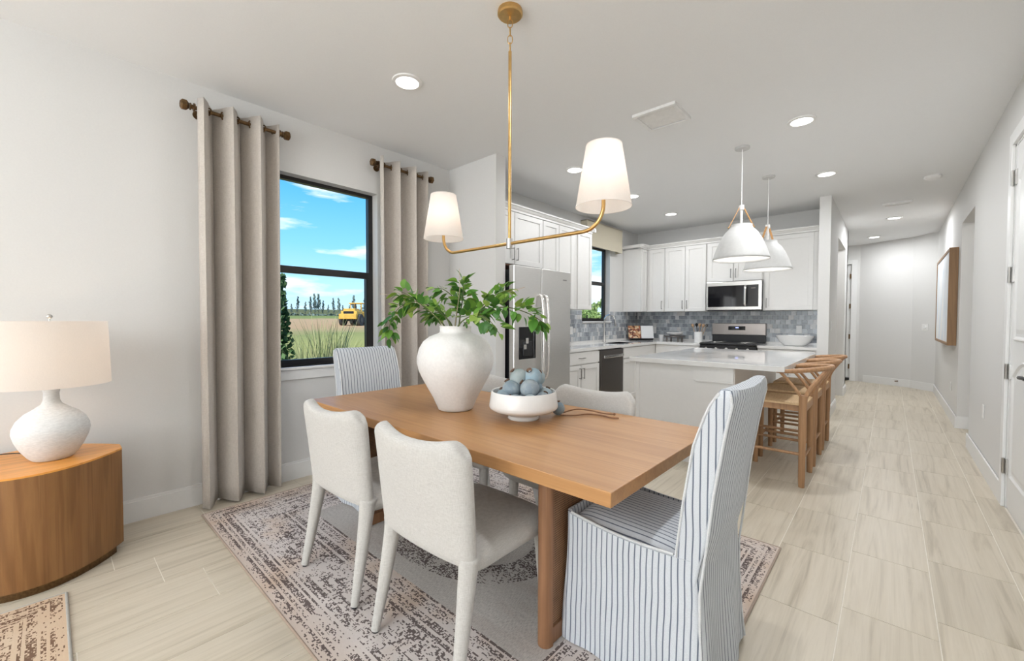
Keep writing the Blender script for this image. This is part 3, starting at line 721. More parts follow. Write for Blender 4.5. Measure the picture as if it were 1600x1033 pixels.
# microwave
t = thing('microwave', 'stainless over the range microwave with black glass door', 'microwave', (-1.77, 7.1, 1.42))
obj('body', box(bm_(), -2.15, -1.39, 6.94, YB-.02, 1.425, 1.85), 'black', t)
b = bm_(); box(b, -2.15, -1.39, 6.915, 6.94, 1.425, 1.47, .002); box(b, -2.15, -1.39, 6.915, 6.94, 1.79, 1.85, .002); box(b, -2.15, -2.125, 6.915, 6.94, 1.47, 1.79); box(b, -1.43, -1.39, 6.915, 6.94, 1.47, 1.79)
obj('face_frame', b, 'steel_h', t)
obj('door', box(bm_(), -2.124, -1.57, 6.918, 6.935, 1.472, 1.788), 'blackglass', t)
obj('control_panel', box(bm_(), -1.568, -1.431, 6.918, 6.935, 1.472, 1.788), 'blackglass', t)
b = bm_(); tube(b, smoothcurve([(-1.60, 6.918, 1.77), (-1.60, 6.885, 1.745), (-1.60, 6.88, 1.63), (-1.60, 6.885, 1.515), (-1.60, 6.918, 1.49)], 5), .017, 8); obj('handle', b, 'white_metal', t, True)
obj('display', box(bm_(), -1.53, -1.47, 6.9165, 6.918, 1.735, 1.75), 'steel_dark', t)
obj('vent_grille', box(bm_(), -2.14, -1.40, 6.95, 7.25, 1.412, 1.425), 'black', t)

# range
t = thing('range', 'stainless electric range with black cooktop and backguard clock', 'range', (-1.77, 7.0, 0))
obj('body', box(bm_(), -2.148, -1.392, 6.70, YB-.03, .05, .905), 'steel_dark', t)
obj('cooktop', box(bm_(), -2.150, -1.390, 6.62, 7.24, .905, .930, .006), 'black', t)
obj('front_panel', box(bm_(), -2.148, -1.392, 6.635, 6.70, .80, .903, .006), 'black', t)
obj('oven_door', box(bm_(), -2.148, -1.392, 6.66, 6.70, .17, .795, .004), 'blackglass', t)
b = bm_(); tube(b, [(-2.10, 6.60, .745), (-1.44, 6.60, .745)], .012, 8); tube(b, [(-2.08, 6.66, .745), (-2.08, 6.60, .745)], .008, 6); tube(b, [(-1.46, 6.66, .745), (-1.46, 6.60, .745)], .008, 6); obj('handle', b, 'steel_h', t)
for i in range(5): obj('knob', tube(bm_(), [(-2.05+i*.14, 6.638, .85), (-2.05+i*.14, 6.61, .85)], .019, 12), 'steel_h', t)
b = bm_(); box(b, -2.145, -1.395, 7.235, 7.285, .93, 1.04); obj('backguard_base', b, 'black', t)
b = bm_(); box(b, -2.150, -1.390, 7.225, 7.295, 1.04, 1.22, .006); bg_ = obj('backguard', b, 'steel_range', t)
obj('clock_panel', box(bm_(), -1.905, -1.665, 7.221, 7.225, 1.115, 1.175), 'blackglass', bg_)
obj('clock_digits', box(bm_(), -1.80, -1.76, 7.2195, 7.221, 1.145, 1.158), 'blue_led', bg_)
for (x, y, r) in ((-1.97, 6.80, .10), (-1.58, 6.80, .085), (-1.97, 7.07, .075), (-1.58, 7.07, .10)):
    b = bm_()
    for rr in (r, r*.62, r*.28): tube(b, [(x+rr*cos(2*pi*k/20), y+rr*sin(2*pi*k/20), .934) for k in range(20)], .0035, 5, closed=True)
    obj('burner', b, 'handle_metal', t)

# valance, faucet
t = thing('window_valance', 'cream fabric box valance above the kitchen sink window', 'valance', (-3.43, 5.95, 2.39))
b = bm_(); box(b, -3.39, -3.372, 5.40, 6.50, 2.385, 2.765, .004); box(b, XL, -3.39, 5.40, 5.418, 2.385, 2.765); box(b, XL, -3.39, 6.482, 6.50, 2.385, 2.765); box(b, XL, -3.372, 5.40, 6.50, 2.752, 2.765)
obj('fabric_box', b, 'cream', t)
t = thing('kitchen_faucet', 'chrome gooseneck pull down faucet at the sink', 'faucet', (-3.39, 5.95, CT))
b = bm_(); lathe(b, [(.028, 0), (.028, .012), (.021, .03), (.019, .12), (.015, .15)], -3.39, 5.95, CT, 16)
tube(b, smoothcurve([(-3.39, 5.95, 1.06), (-3.39, 5.95, 1.24), (-3.365, 5.95, 1.315), (-3.30, 5.95, 1.345), (-3.235, 5.95, 1.325), (-3.205, 5.95, 1.27)], 6), .0125, 10); obj('spout', b, 'steel_h', t, True)
b = bm_(); tube(b, [(-3.207, 5.95, 1.275), (-3.19, 5.95, 1.19), (-3.185, 5.95, 1.17)], [.013, .019, .019], 12); obj('spray_head', b, 'handle_metal', t, True)
b = bm_(); tube(b, [(-3.39, 5.97, .985), (-3.37, 6.06, 1.0)], [.010, .007], 8); obj('lever', b, 'steel_h', t, True)

# outlets and switches
def plate(label, F, u, v, slots=True, name='wall_outlet', cat='outlet', ww=.07):
    t = thing(name, label, cat, F.pt(u, v, .003), 'white wall plates')
    b = bm_(); F.box(b, u-ww/2, u+ww/2, v-.058, v+.058, .0005, .0065, .002); obj('plate', b, 'plastic', t)
    if slots:
        for dv in (-.02, .02):
            b = bm_(); F.box(b, u-.016, u+.016, v+dv-.014, v+dv+.014, .0065, .0085); obj('socket', b, 'trim', t)
    else:
        b = bm_(); F.box(b, u-.014, u+.014, v-.032, v+.032, .0065, .0095); obj('rocker', b, 'trim', t)
plate('white outlet on the mosaic beside the fridge', Fr('X+', XL+.009), 5.15, 1.11)
plate('white outlet on the mosaic left of the range', Fr('Y-', YB-.009), -3.15, 1.085)
plate('white outlet on the mosaic above the long white bowl', Fr('Y-', YB-.009), -.985, 1.135, name='wall_outlet')
class FrXm(Fr):
    def __init__(s, p): s.k = 'X-'; s.p = p
    def box(s, bm, u0, u1, v0, v1, w0, w1, bev=0): box(bm, s.p-w1, s.p-w0, u0, u1, v0, v1, bev, 1)
    def pt(s, u, v, w): return (s.p-w, u, v)
plate('white outlet low on the wall under the framed canvas', FrXm(XR), 7.85, .42)
plate('white outlet low on the wall left of the right door', FrXm(XR), 5.3, .50)
plate('white light switch on the hallway side of the pier', Fr('X+', -.58), 6.86, 1.20, False, 'light_switch', 'switch')
t = thing('keypad_plate', 'white round doorbell plate on the short hallway end wall', 'switch', (.47, 10.70, 1.15))
nv = Vector((-.43, -.36, 0)).normalized(); tv = Vector((.36, -.43, 0)).normalized(); cp = Vector((.47, 10.727, 1.15))
b = bm_(); c4 = [cp+tv*a+Vector((0, 0, z)) for a, z in ((-.06, -.06), (.06, -.06), (.06, .06), (-.06, .06))]
loft(b, [[tuple(v+nv*.0) for v in c4], [tuple(v+nv*.008) for v in c4]]); obj('plate', b, 'plastic', t)
b = bm_(); tube(b, [cp+nv*.008, cp+nv*.016], .03, 20); obj('dial', b, 'trim', t)
t = thing('door_stopper', 'small dark door stopper on the angled baseboard', 'doorstop', (.12, 11.0, .1))
b = bm_(); q = Vector((.12, 11.005, .10)); tube(b, [q, q+Vector((-.035, -.06, 0))], .012, 8); obj('peg', b, 'bronze', t, True)

# ------------------------------------------------------------------ small kitchen objects
t = thing('open_cookbook', 'open cookbook with a food photo on a dark stand in the counter corner', 'book', (-3.25, 6.95, CT))
def tilt(pts, c, rz, rx):
    R = Matrix.Rotation(rz, 4, 'Z') @ Matrix.Rotation(rx, 4, 'X'); return [R @ Vector(p)+Vector(c) for p in pts]
def tbox(bm, x0, x1, y0, y1, z0, z1, c, rz, rx):
    n0 = len(bm.verts); box(bm, x0, x1, y0, y1, z0, z1); bm.verts.ensure_lookup_table()
    R = Matrix.Translation(c) @ Matrix.Rotation(rz, 4, 'Z') @ Matrix.Rotation(rx, 4, 'X')
    for v in bm.verts[n0:]: v.co = R @ v.co
cb = (-3.22, 6.93, CT+.012); rz = math.radians(38); rx = math.radians(-22)
b = bm_(); tbox(b, -.20, .20, .012, .022, 0, .24, cb, rz, rx); tbox(b, -.20, .20, -.05, .022, 0, .008, cb, rz, rx); tbox(b, -.16, .16, .02, .10, -.012, -.004, cb, rz, 0); obj('stand', b, 'black', t)
b = bm_(); tbox(b, -.215, -.004, -.012, .010, .010, .255, cb, rz, rx); obj('photo_page', b, 'food', t, label='left page with a food photograph')
b = bm_(); tbox(b, .004, .215, -.012, .010, .010, .255, cb, rz, rx); obj('text_page', b, 'page', t)
t = thing('pillar_cup', 'small pale cup behind the cookbook', 'cup', (-2.96, 7.16, CT)); lathe_ = bm_(); lathe(lathe_, [(.035, 0), (.04, .10), (.036, .10), (.032, .01)], -2.96, 7.16, CT, 20); obj('cup_body', lathe_, 'dishcloth', t, True)
t = thing('footed_tray', 'dark footed tray on the back counter', 'tray', (-2.69, 7.05, CT))
b = bm_(); lathe(b, [(.001, .068), (.165, .068), (.17, .078), (.165, .088), (.001, .088)], -2.69, 7.05, CT, 28, False)
obj('tray_top', b, 'steel_dark', t, True)
for k in range(4):
    a = pi/4+k*pi/2; x, y = -2.69+.13*cos(a), 7.05+.13*sin(a); b = bm_(); tube(b, [(x, y, CT+.07), (x, y, CT)], [.012, .016], 8); obj('leg', b, 'steel_dark', t)
t = thing('serving_bowl', 'low pale bowl sitting on the dark footed tray', 'bowl', (-2.69, 7.05, CT+.088))
b = bm_(); lathe(b, [(.001, 0), (.05, 0), (.115, .03), (.13, .06), (.125, .06), (.108, .034), (.001, .012)], -2.69, 7.05, CT+.088, 28, False); obj('bowl_body', b, 'dishcloth', t, True)
t = thing('utensil_crock', 'white crock left of the range full of wooden utensils', 'crock', (-2.32, 7.10, CT))
b = bm_(); lathe(b, [(.001, 0), (.062, 0), (.066, .01), (.066, .165), (.058, .165), (.056, .02), (.001, .02)], -2.32, 7.10, CT, 28, False); obj('crock_body', b, 'ceramic', t, True)
for k, (dx, dy, hgt, kind, lab) in enumerate(((-.085, .0, .30, 0, 'leftmost round pale wooden spoon in the crock'), (-.035, .02, .31, 1, 'dark slotted spatula second from left in the crock'), (.02, -.01, .31, 0, 'pale wooden spoon in the middle of the crock'), (.065, .01, .30, 0, 'pale wooden spoon leaning right in the crock'), (.105, .02, .30, 2, 'dark whisk-like utensil leaning furthest right in the crock'))):
    tt = thing('kitchen_utensil', lab, 'utensil', (-2.32+dx*.3, 7.10+dy*.3, CT+.02), 'utensils in the white crock')
    p0 = Vector((-2.32+dx*.3, 7.10+dy*.3, CT+.025)); p1 = Vector((-2.32+dx, 7.10+dy, CT+hgt-.06)); p2 = p1+(p1-p0).normalized()*.055
    b = bm_(); tube(b, [p0, p1], .006, 6); obj('handle', b, 'woodspoon' if kind != 1 else 'black', tt)
    b = bm_(); tube(b, [p1-(p1-p0).normalized()*.008, p1+(p2-p1)*.3, p1+(p2-p1)*.7, p2], [.006, .022, .024, .010], 10); obj('bowl', b, ('woodspoon', 'black', 'handle_metal')[kind], tt, True)
t = thing('long_bowl', 'large white oval bowl on the counter right of the range', 'bowl', (-.99, 6.98, CT))
b = bm_()
def ell(rx, ry, z, n=40): return [(-.99+rx*cos(2*pi*k/n), 6.98+ry*sin(2*pi*k/n), CT+z) for k in range(n)]
loft(b, [ell(.10, .06, 0), ell(.13, .08, .005), ell(.185, .115, .06), ell(.222, .145, .125), ell(.228, .15, .142), ell(.220, .144, .142), ell(.18, .11, .07), ell(.11, .06, .02)]); obj('bowl_body', b, 'ceramic', t, True)

# ------------------------------------------------------------------ island
t = thing('kitchen_island', 'white kitchen island base with plain end panel', 'island', (-1.35, 4.65, 0))
obj('body', box(bm_(), -1.79, -.97, 3.83, 5.56, .0, .876), 'cab', t)
b = bm_(); box(b, -1.815, -.95, 3.805, 3.83, 0, .876, .002); obj('end_panel', b, 'cab', t)
b = bm_(); box(b, -1.815, -1.78, 3.798, 3.806, 0, .876, .001); obj('corner_strip', b, 'cab', t)
b = bm_(); box(b, -1.28, -.955, 3.79, 3.805, .745, .872, .002); box(b, -1.26, -.955, 3.786, 3.792, .735, .747, .002); obj('apron_strip', b, 'cab', t)
for (a, c) in ((3.86, 4.42), (4.43, 4.99), (5.0, 5.54)):
    b = bm_(); box(b, -.97, -.957, a, c, .13, .86, .002); obj('back_panel', b, 'cab', t)
t = thing('island_countertop', 'polished white quartz countertop of the island', 'countertop', (-1.2, 4.68, .876), 'white quartz counters')
b = bm_(); box(b, -1.855, -.592, 3.74, 5.60, .872, CT, .003); obj('slab', b, 'quartz', t)

# bar stools
def make_stool(loc, label):
    cx, cy = loc
    t = thing('bar_stool', label, 'stool', (cx, cy, 0), 'wishbone bar stools along the island')
    xf, xb, ya, yb = cx-.20, cx+.20, cy-.215, cy+.215
    sh = .645
    for (x, y) in ((xf, ya), (xf, yb)): b = bm_(); tube(b, [(x, y, 0), (x, y, .60)], [.017, .023], 12, sq=.6); obj('leg', b, 'stool', t, True)
    for y in (ya, yb):
        b = bm_(); s_ = 1 if y > cy else -1
        tube(b, smoothcurve([(xb, y, 0), (xb, y, .3), (xb, y, .62), (xb+.005, y, .70)], 4), [.018]+[.021]*4+[.025]*7+[.022], 12, sq=.7); obj('leg', b, 'stool', t, True)
        b = bm_(); tube(b, smoothcurve([(xb, y, .67), (xb-.06, y, .76), (xb-.15, y+s_*.004, .868)], 4), .0115, 8); obj('side_brace', b, 'stool', t, True)
        b = bm_(); tube(b, smoothcurve([(xb+.006, y-s_*.005, .66), (xb+.035, y-s_*.05, .74), (xb+.09, y-s_*.11, .83), (xb+.135, y-s_*.15, .895)], 4), .016, 8); obj('splat', b, 'stool', t, True)
    b = bm_(); pts = []
    for k in range(21):
        a = -pi/2+pi*k/20; pts.append((xb-.17+.325*cos(a)**.9 if abs(cos(a)) > 1e-6 else xb-.17, cy+.255*sin(a), .872+.038*max(0, cos(a))))
    tube(b, pts, [.010, .015]+[.018]*17+[.015, .010], 10); obj('top_rail', b, 'stool', t, True)
    b = bm_(); box(b, xf-.022, xb+.015, ya+.02, ya+.038, .572, .625, .003); box(b, xf-.022, xb+.015, yb-.038, yb-.02, .572, .625, .003); box(b, xf-.018, xf+.004, ya, yb, .572, .625, .003); box(b, xb-.004, xb+.018, ya, yb, .572, .625, .003)
    obj('seat_rail', b, 'stool', t)
    b = bm_(); n = 14; rows = []
    for i in range(n+1):
        row = []
        for k in range(n+1):
            u, v = i/n*2-1, k/n*2-1
            row.append((cx+u*.215, cy+v*.225, sh-.016*(1-u*u)*(1-v*v)-.010*max(0, (max(abs(u), abs(v))-.88)/.12)))
        rows.append(row)
    V = [[b.verts.new(p) for p in r] for r in rows]
    for i in range(n):
        for k in range(n): b.faces.new((V[i][k], V[i+1][k], V[i+1][k+1], V[i][k+1]))
    ex = bmesh.ops.extrude_face_region(b, geom=b.faces[:]); vs = [v for v in ex['geom'] if isinstance(v, bmesh.types.BMVert)]
    for v in vs: v.co.z = .622
    obj('seat', b, 'stool_seat', t, True, label='woven pale cord seat')
    for (z, q) in ((.25, ((xf, ya), (xb, ya))), (.25, ((xf, yb), (xb, yb))), (.33, ((xf, ya), (xb, ya))), (.33, ((xf, yb), (xb, yb))), (.21, ((xb, ya), (xb, yb))), (.21, ((xf, ya), (xf, yb)))):
        if z == .33 and q[0][1] == ya: continue
        b = bm_(); tube(b, [(*q[0], z), (*q[1], z)], .0115, 8); obj('stretcher', b, 'stool', t, True)
    return t
s1 = make_stool((-.68, 4.03), 'wooden wishbone bar stool nearest the dining table')
copy_thing(s1, 'middle wooden wishbone bar stool at the island', (-.68, 4.655, 0))
copy_thing(s1, 'wooden wishbone bar stool furthest down the island', (-.68, 5.28, 0))

# ------------------------------------------------------------------ rugs
def rug(x0, x1, y0, y1, label, mat, bindmat):
    cx, cy = (x0+x1)/2, (y0+y1)/2; t = thing('area_rug', label, 'rug', (cx, cy, 0))
    b = bm_(); nx, ny = 40, 30; V = []
    for i in range(nx+1):
        V.append([b.verts.new((x0+(x1-x0)*i/nx, y0+(y1-y0)*k/ny, .0085+.0006*sin(i*1.7+k))) for k in range(ny+1)])
    for i in range(nx):
        for k in range(ny): b.faces.new((V[i][k], V[i+1][k], V[i+1][k+1], V[i][k+1]))
    o = obj('pile', b, mat, t)
    m = o.modifiers.new('thickness', 'SOLIDIFY'); m.thickness = .0075; m.offset = -1
    b = bm_(); r = .0055; e_ = [(x0, y0, r), (x1, y0, r), (x1, y1, r), (x0, y1, r)]
    for i in range(4):
        tube(b, [e_[i], e_[(i+1) % 4]], r, 8)
    obj('binding', b, bindmat, t, True); return t
MAT['rug1'] = mk_rug('distressed_rug', (.60, .45, .34), (.075, .050, .050), (.68, .625, .60), (.60, .57, .54), 1.4175, 1.0275, .50)
MAT['rug2'] = mk_rug('tan_rug', (.62, .44, .30), (.13, .065, .04), (.64, .50, .37), (.50, .38, .28), 1.12, 1.6675, .46)
MAT['bind1'] = fabric('rug_binding', (.42, .32, .25)); MAT['bind2'] = fabric('rug_binding_grey', (.42, .40, .36))
rug(-3.265, -.43, .645, 2.70, 'distressed grey and brown woven rug under the dining table', 'rug1', 'bind1')
# the second rug: its visible corner is at (-2.75, .04); the rug runs back behind the camera
rug(-2.79, -.55, -3.3, .035, 'tan and brown patterned rug corner at the lower left', 'rug2', 'bind2')

# ------------------------------------------------------------------ dining table
TX0, TX1, TY0, TY1, TZ = -2.72, -.60, 1.10, 2.07, .76
t = thing('dining_table', 'rectangular wooden dining table with cane panel legs', 'table', (-1.66, 1.585, .01))
obj('tabletop', box(bm_(), TX0, TX1, TY0, TY1, .712, TZ, .003, 2), 'table', t)
for (xc, s_) in ((-.972, 1), (-2.348, -1)):
    ya, yb = 1.275, 1.895
    for y, e1 in ((ya, -1), (yb, 1)):
        b = bm_(); n = 8; poly = []
        for k in range(n+1):
            a = -pi/2+pi*k/n; poly.append((xc+.030*sin(a), y+e1*(.0)+e1*.030*cos(a)))
        poly += [(xc+.030, y-e1*.010), (xc-.030, y-e1*.010)]
        prism(b, poly, .01, .712); obj('leg_post', b, 'table_v', t, True)
    obj('rail', box(bm_(), xc-.024, xc+.024, ya+.010, yb-.010, .01, .075, .002), 'table_v', t); obj('rail', box(bm_(), xc-.024, xc+.024, ya+.010, yb-.010, .65, .712, .002), 'table_v', t)
    obj('cane_panel', box(bm_(), xc-.014, xc+.014, ya+.010, yb-.010, .075, .65), 'cane', t)
obj('stretcher', box(bm_(), -2.32, -1.0, 1.55, 1.62, .655, .712, .003), 'table_v', t)

# ------------------------------------------------------------------ white dining chairs (facing +Y, origin under seat centre of the back)
def pillow(bm, f, nu=18, nv=18):
    """closed panel: f(u,v,side)->point, both sides meet on the border"""
    G = {}
    for s_ in (0, 1):
        for i in range(nu+1):
            for k in range(nv+1):
                brd = i in (0, nu) or k in (0, nv)
                if s_ and brd: G[(1, i, k)] = G[(0, i, k)]; continue
                # cluster the samples near the border so the rim is round
                u = -cos(pi*i/nu); v = (1-cos(pi*k/nv))/2
                G[(s_, i, k)] = bm.verts.new(f(u, v, s_))
    for s_ in (0, 1):
        for i in range(nu):
            for k in range(nv):
                q = [G[(s_, i, k)], G[(s_, i+1, k)], G[(s_, i+1, k+1)], G[(s_, i, k+1)]]
                bm.faces.new(q if s_ else q[::-1])
def sup(x, p, q): return max(0.0, 1-abs(x)**p)**q
def make_chair(cx, cy, label, tw=.545, bw=.52, zt=.878):
    """back panel at local y=0; seat reaches +y"""
    t = thing('dining_chair', label, 'chair', (cx, cy, .01), 'white upholstered dining chairs')
    def back(u, v, s_):
        z0 = .425; top = zt-.034+.036*(abs(u)**2.2)-.0*u
        w_ = (bw+(tw-bw)*min(1, v*1.05)**1.0)/2
        rnd = 1-.10*max(0, (v-.90)/.10)**2.5*1.0
        z = z0+(top-z0)*v; z -= .02*(1-v)*(1-abs(u))*0
        # round the two ears
        if abs(u) > .80: z -= .055*((abs(u)-.80)/.20)**2.2*max(0, (v-.7)/.3)
        x = cx+u*w_*rnd
        T_ = .036*sup(u, 10, .5)*sup(2*v-1, 16, .5)+.0
        yb_ = cy-.068*v+.045*(u*u)*(.4+.6*v)
        return (x, yb_+(T_ if s_ else -T_), z)
    b = bm_(); pillow(b, back, 22, 20); obj('backrest', b, 'linen_chair', t, True, angle=80)
    def seat(u, v, s_):
        # u across, v front/back
        w_ = (.50+.02*v)/2; y = cy+.02+v*.46; T_ = .052*sup(u, 9, .5)*sup(2*v-1, 9, .5)
        z = .425+.012*(1-u*u)*(1 if s_ else 0)+.006*v
        return (cx+u*w_, y, z+(T_ if s_ else -T_*.9))
    b = bm_(); pillow(b, seat, 18, 18); obj('seat', b, 'linen_chair', t, True, angle=80)
    for sx in (-1, 1):
        b = bm_(); x0 = cx+sx*(bw/2-.028); P = smoothcurve([(x0-sx*.006, cy+.022, .47), (x0-sx*.006, cy+.012, .40), (x0+sx*.002, cy-.022, .20), (x0+sx*.010, cy-.058, .018)], 5)
        n = len(P); tube(b, P, [(.041 if i > 0 else .030)*(1-i/(n-1))+.0170*(i/(n-1)) for i in range(n)], 14, sq=.85); l_ = obj('leg', b, 'linen_chair', t, True, angle=70)
        e_ = P[-1]; obj('foot_glide', tube(bm_(), [(e_.x, e_.y, .01), (e_.x, e_.y, .020)], .012, 10), 'black', l_)
        b = bm_(); x0 = cx+sx*.215; P = [(x0, cy+.43, .41), (x0+sx*.006, cy+.44, .2), (x0+sx*.012, cy+.45, .018)]
        tube(b, P, [.028, .021, .0155], 14, sq=.85); l_ = obj('leg', b, 'linen_chair', t, True, angle=70)
        obj('foot_glide', tube(bm_(), [(P[2][0], P[2][1], .01), (P[2][0], P[2][1], .02)], .012, 10), 'black', l_)
    return t
ch = make_chair(-1.275, .925, 'white linen dining chair nearest the camera on the left side')
ch.rotation_euler = (0, 0, math.radians(1))
copy_thing(ch, 'white linen dining chair on the near side closer to the window', (-1.955, .925, .01), math.radians(2))
copy_thing(ch, 'white linen dining chair across the table behind the wooden bead cord', (-1.30, 2.13, .01), pi)
copy_thing(ch, 'white linen dining chair across the table mostly hidden by the vase', (-1.97, 2.13, .01), pi)

# ------------------------------------------------------------------ striped slipcovered chairs (facing -X; near one)
def uv_stripes(o, seat=False):
    me = o.data; uv = me.uv_layers.new(name='UVMap')
    for p in me.polygons:
        n = p.normal
        for li in p.loop_indices:
            c = me.vertices[me.loops[li].vertex_index].co
            if abs(n.y) > .72: uv.data[li].uv = (c.x, c.z)
            else: uv.data[li].uv = (c.y, c.z)
def make_slip(label):
    X0, X1, Y0, Y1 = -.945, -.432, 1.36, 1.835; cy = (Y0+Y1)/2
    t = thing('slipcovered_chair', label, 'chair', (-.68, cy, .01), 'striped slipcovered head chairs')
    # skirt: lofted rounded rectangle flaring slightly, with soft folds
    def ring(z, fl, rr=.035, n=18):
        pts = []
        corners = [((X1+fl*1.0), Y1+fl), ((X0-fl*.5), Y1+fl), ((X0-fl*.5), Y0-fl*.3), ((X1+fl*1.0), Y0-fl*.3)]
        # walk the perimeter
        P = []
        for i, (cx_, cy_) in enumerate(corners):
            sx = -1 if cx_ > -.7 else 1; sy = -1 if cy_ > cy else 1
            ccx, ccy = cx_+sx*rr, cy_+sy*rr; a0 = [0, pi/2, pi, 3*pi/2][i]
            for k in range(5):
                a = a0+pi/2*k/4; P.append((ccx+rr*cos(a), ccy+rr*sin(a)))
            nx = corners[(i+1) % 4]
            # straight run samples
            sx2 = -1 if nx[0] > -.7 else 1; sy2 = -1 if nx[1] > cy else 1
            qx, qy = P[-1]; a1 = [pi/2, pi, 3*pi/2, 2*pi][i]; tx, ty = nx[0]+sx2*rr+rr*cos(a1), nx[1]+sy2*rr+rr*sin(a1)
            for k in range(1, n): P.append((qx+(tx-qx)*k/n, qy+(ty-qy)*k/n))
        return P
    b = bm_(); rings = []; NZ = 16
    base_ = ring(0, 0)
    for j in range(NZ+1):
        v = j/NZ; z = .012+(.50-.012)*v; fl = .030*(1-v)**1.6
        P = ring(z, fl); R_ = []
        for i, (x, y) in enumerate(P):
            amp = .007*(1-v)**1.2
            wob = amp*sin(x*31+y*27+v*3.0)+amp*.6*sin(x*13-y*19+4*v)
            bx_, by_ = base_[i]; 
            nx_ = 1 if x > X1-.01 else (-1 if x < X0+.01 else 0); ny_ = 1 if y > Y1-.01 else (-1 if y < Y0+.01 else 0)
            zz = z
            if j >= NZ-2:      # the top line dips between the front corner and the back
                tt = (x-X0)/(X1-X0); zz = z+(.012*(1-tt)-.020*sin(pi*min(1, max(0, tt)))*(1 if ny_ else .3))*(j-NZ+3)/3
            R_.append((x+nx_*wob, y+ny_*wob, zz))
        rings.append(R_)
    # roll the top edge inwards
    top = rings[-1]; c0 = ((X0+X1)/2, cy)
    rings.append([(x+(c0[0]-x)*.045, y+(c0[1]-y)*.055, z+.003) for x, y, z in top])
    rings.append([(x+(c0[0]-x)*.07, y+(c0[1]-y)*.085, z-.035) for x, y, z in top])
    loft(b, rings, cap=False)
    o = obj('skirt', b, 'stripe', t, True, angle=70); uv_stripes(o)
    # seat cushion
    def seat(u, v, s_):
        x = X0+.015+v*.44; y = cy+u*(Y1-Y0-.035)/2; T_ = .055*sup(u, 8, .5)*sup(2*v-1, 8, .5); z = .452+.010*(1-u*u)*(1 if s_ else 0)-.008*v
        return (x, y, z+(T_ if s_ else -T_))
    b = bm_(); pillow(b, seat, 18, 18); o = obj('seat_cushion', b, 'stripe', t, True, angle=80); uv_stripes(o)
    # backrest slab with side gussets
    TF = [(.40, -.520), (.50, -.506), (.54, -.502), (.69, -.484), (.87, -.456), (.96, -.426), (1.02, -.402), (1.06, -.388)]
    TB = [(.40, -.446), (.50, -.430), (.53, -.421), (.573, -.412), (.718, -.397), (.888, -.371), (.96, -.358), (1.02, -.345), (1.06, -.336)]
    def itp(T_, z):
        for (a, p), (c_, q) in zip(T_, T_[1:]):
            if z <= c_: return p+(q-p)*(z-a)/(c_-a)
        return T_[-1][1]
    def prof(v):   # front x, back x, z
        z = .40+(1.055-.40)*v
        return itp(TF, z), itp(TB, z), z
    b = bm_(); rings = []; NB = 22
    for j in range(NB+1):
        v = j/NB; xf, xb, z = prof(v); rd = 0
        q = max(0, (v-.945)/.055); sh = (1-sqrt(max(0, 1-q*q)))*.020
        ya, yb = Y0+.002+sh*.25, Y1-.002-sh*.25
        x0_, x1_ = xf+sh*.35, xb-sh*.55; r_ = .010
        P = []
        for (px, py, a0) in ((x1_-r_, yb-r_, 0), (x0_+r_, yb-r_, pi/2), (x0_+r_, ya+r_, pi), (x1_-r_, ya+r_, 3*pi/2)):
            for k in range(4): a = a0+pi/2*k/3; P.append((px+r_*cos(a), py+r_*sin(a), z))
            if a0 in (0, pi):
                pass
        # insert mid points along the wide faces
        Q = []
        for i in range(len(P)):
            a_, b_ = Vector(P[i]), Vector(P[(i+1) % len(P)]); Q.append(tuple(a_))
            if (b_-a_).length > .2:
                for k in range(1, 12):
                    c_ = a_.lerp(b_, k/12); bul = .010*sin(pi*k/12)*(1 if c_.x > (x0_+x1_)/2 else -1); c_.x += bul+.0015*sin(k*2+v*9); c_.z += (-.010*sin(pi*k/12) if v > .97 else 0); Q.append(tuple(c_))
        rings.append(Q)
    R_ = loft(b, rings, cap=False); cz = R_[-1]; n_ = len(cz)
    XM = sum(v.co.x for v in cz)/n_; inner = [b.verts.new((XM+(v.co.x-XM)*.55, cy+(v.co.y-cy)*.97, v.co.z+.003)) for v in cz]
    for k in range(n_): b.faces.new((cz[k], cz[(k+1) % n_], inner[(k+1) % n_], inner[k]))
    b.faces.new(inner)
    o = obj('backrest', b, 'stripe', t, True, angle=60); uv_stripes(o)
    # piping along the gusset seams
    for yy in (Y0+.004, Y1-.004):
        for w_ in (0, 1):
            pts = [(prof(j/14)[w_]+(-.001 if w_ == 0 else .001), yy, prof(j/14)[2]) for j in range(2, 14)]+[((prof(.985)[w_]*.8+prof(.985)[1-w_]*.2), yy, prof(.985)[2])]
            if w_ == 1:
                pts = [(X1+.026, yy-.0, .02), (X1+.012, yy, .14), (X1+.003, yy, .28), (X1+.001, yy, .40)]+pts[2:]
            obj('piping', tube(bm_(), pts, .0042, 6), 'piping', t, True)
    b = bm_(); pts = []
    for k in range(15):
        v = k/14; x = X0+.03+v*(.40); pts.append((x, Y0+.004, .507+.012*(1-(x-X0)/(X1-X0))-.020*sin(pi*(x-X0)/(X1-X0))))
    tube(b, pts, .0045, 6); obj('piping', b, 'piping', t, True)
    return t
sl = make_slip('blue striped slipcovered chair in the right foreground')
c2 = copy_thing(sl, 'blue striped slipcovered chair at the window end of the table', (-2.64, 1.5975+.012, .01), pi)

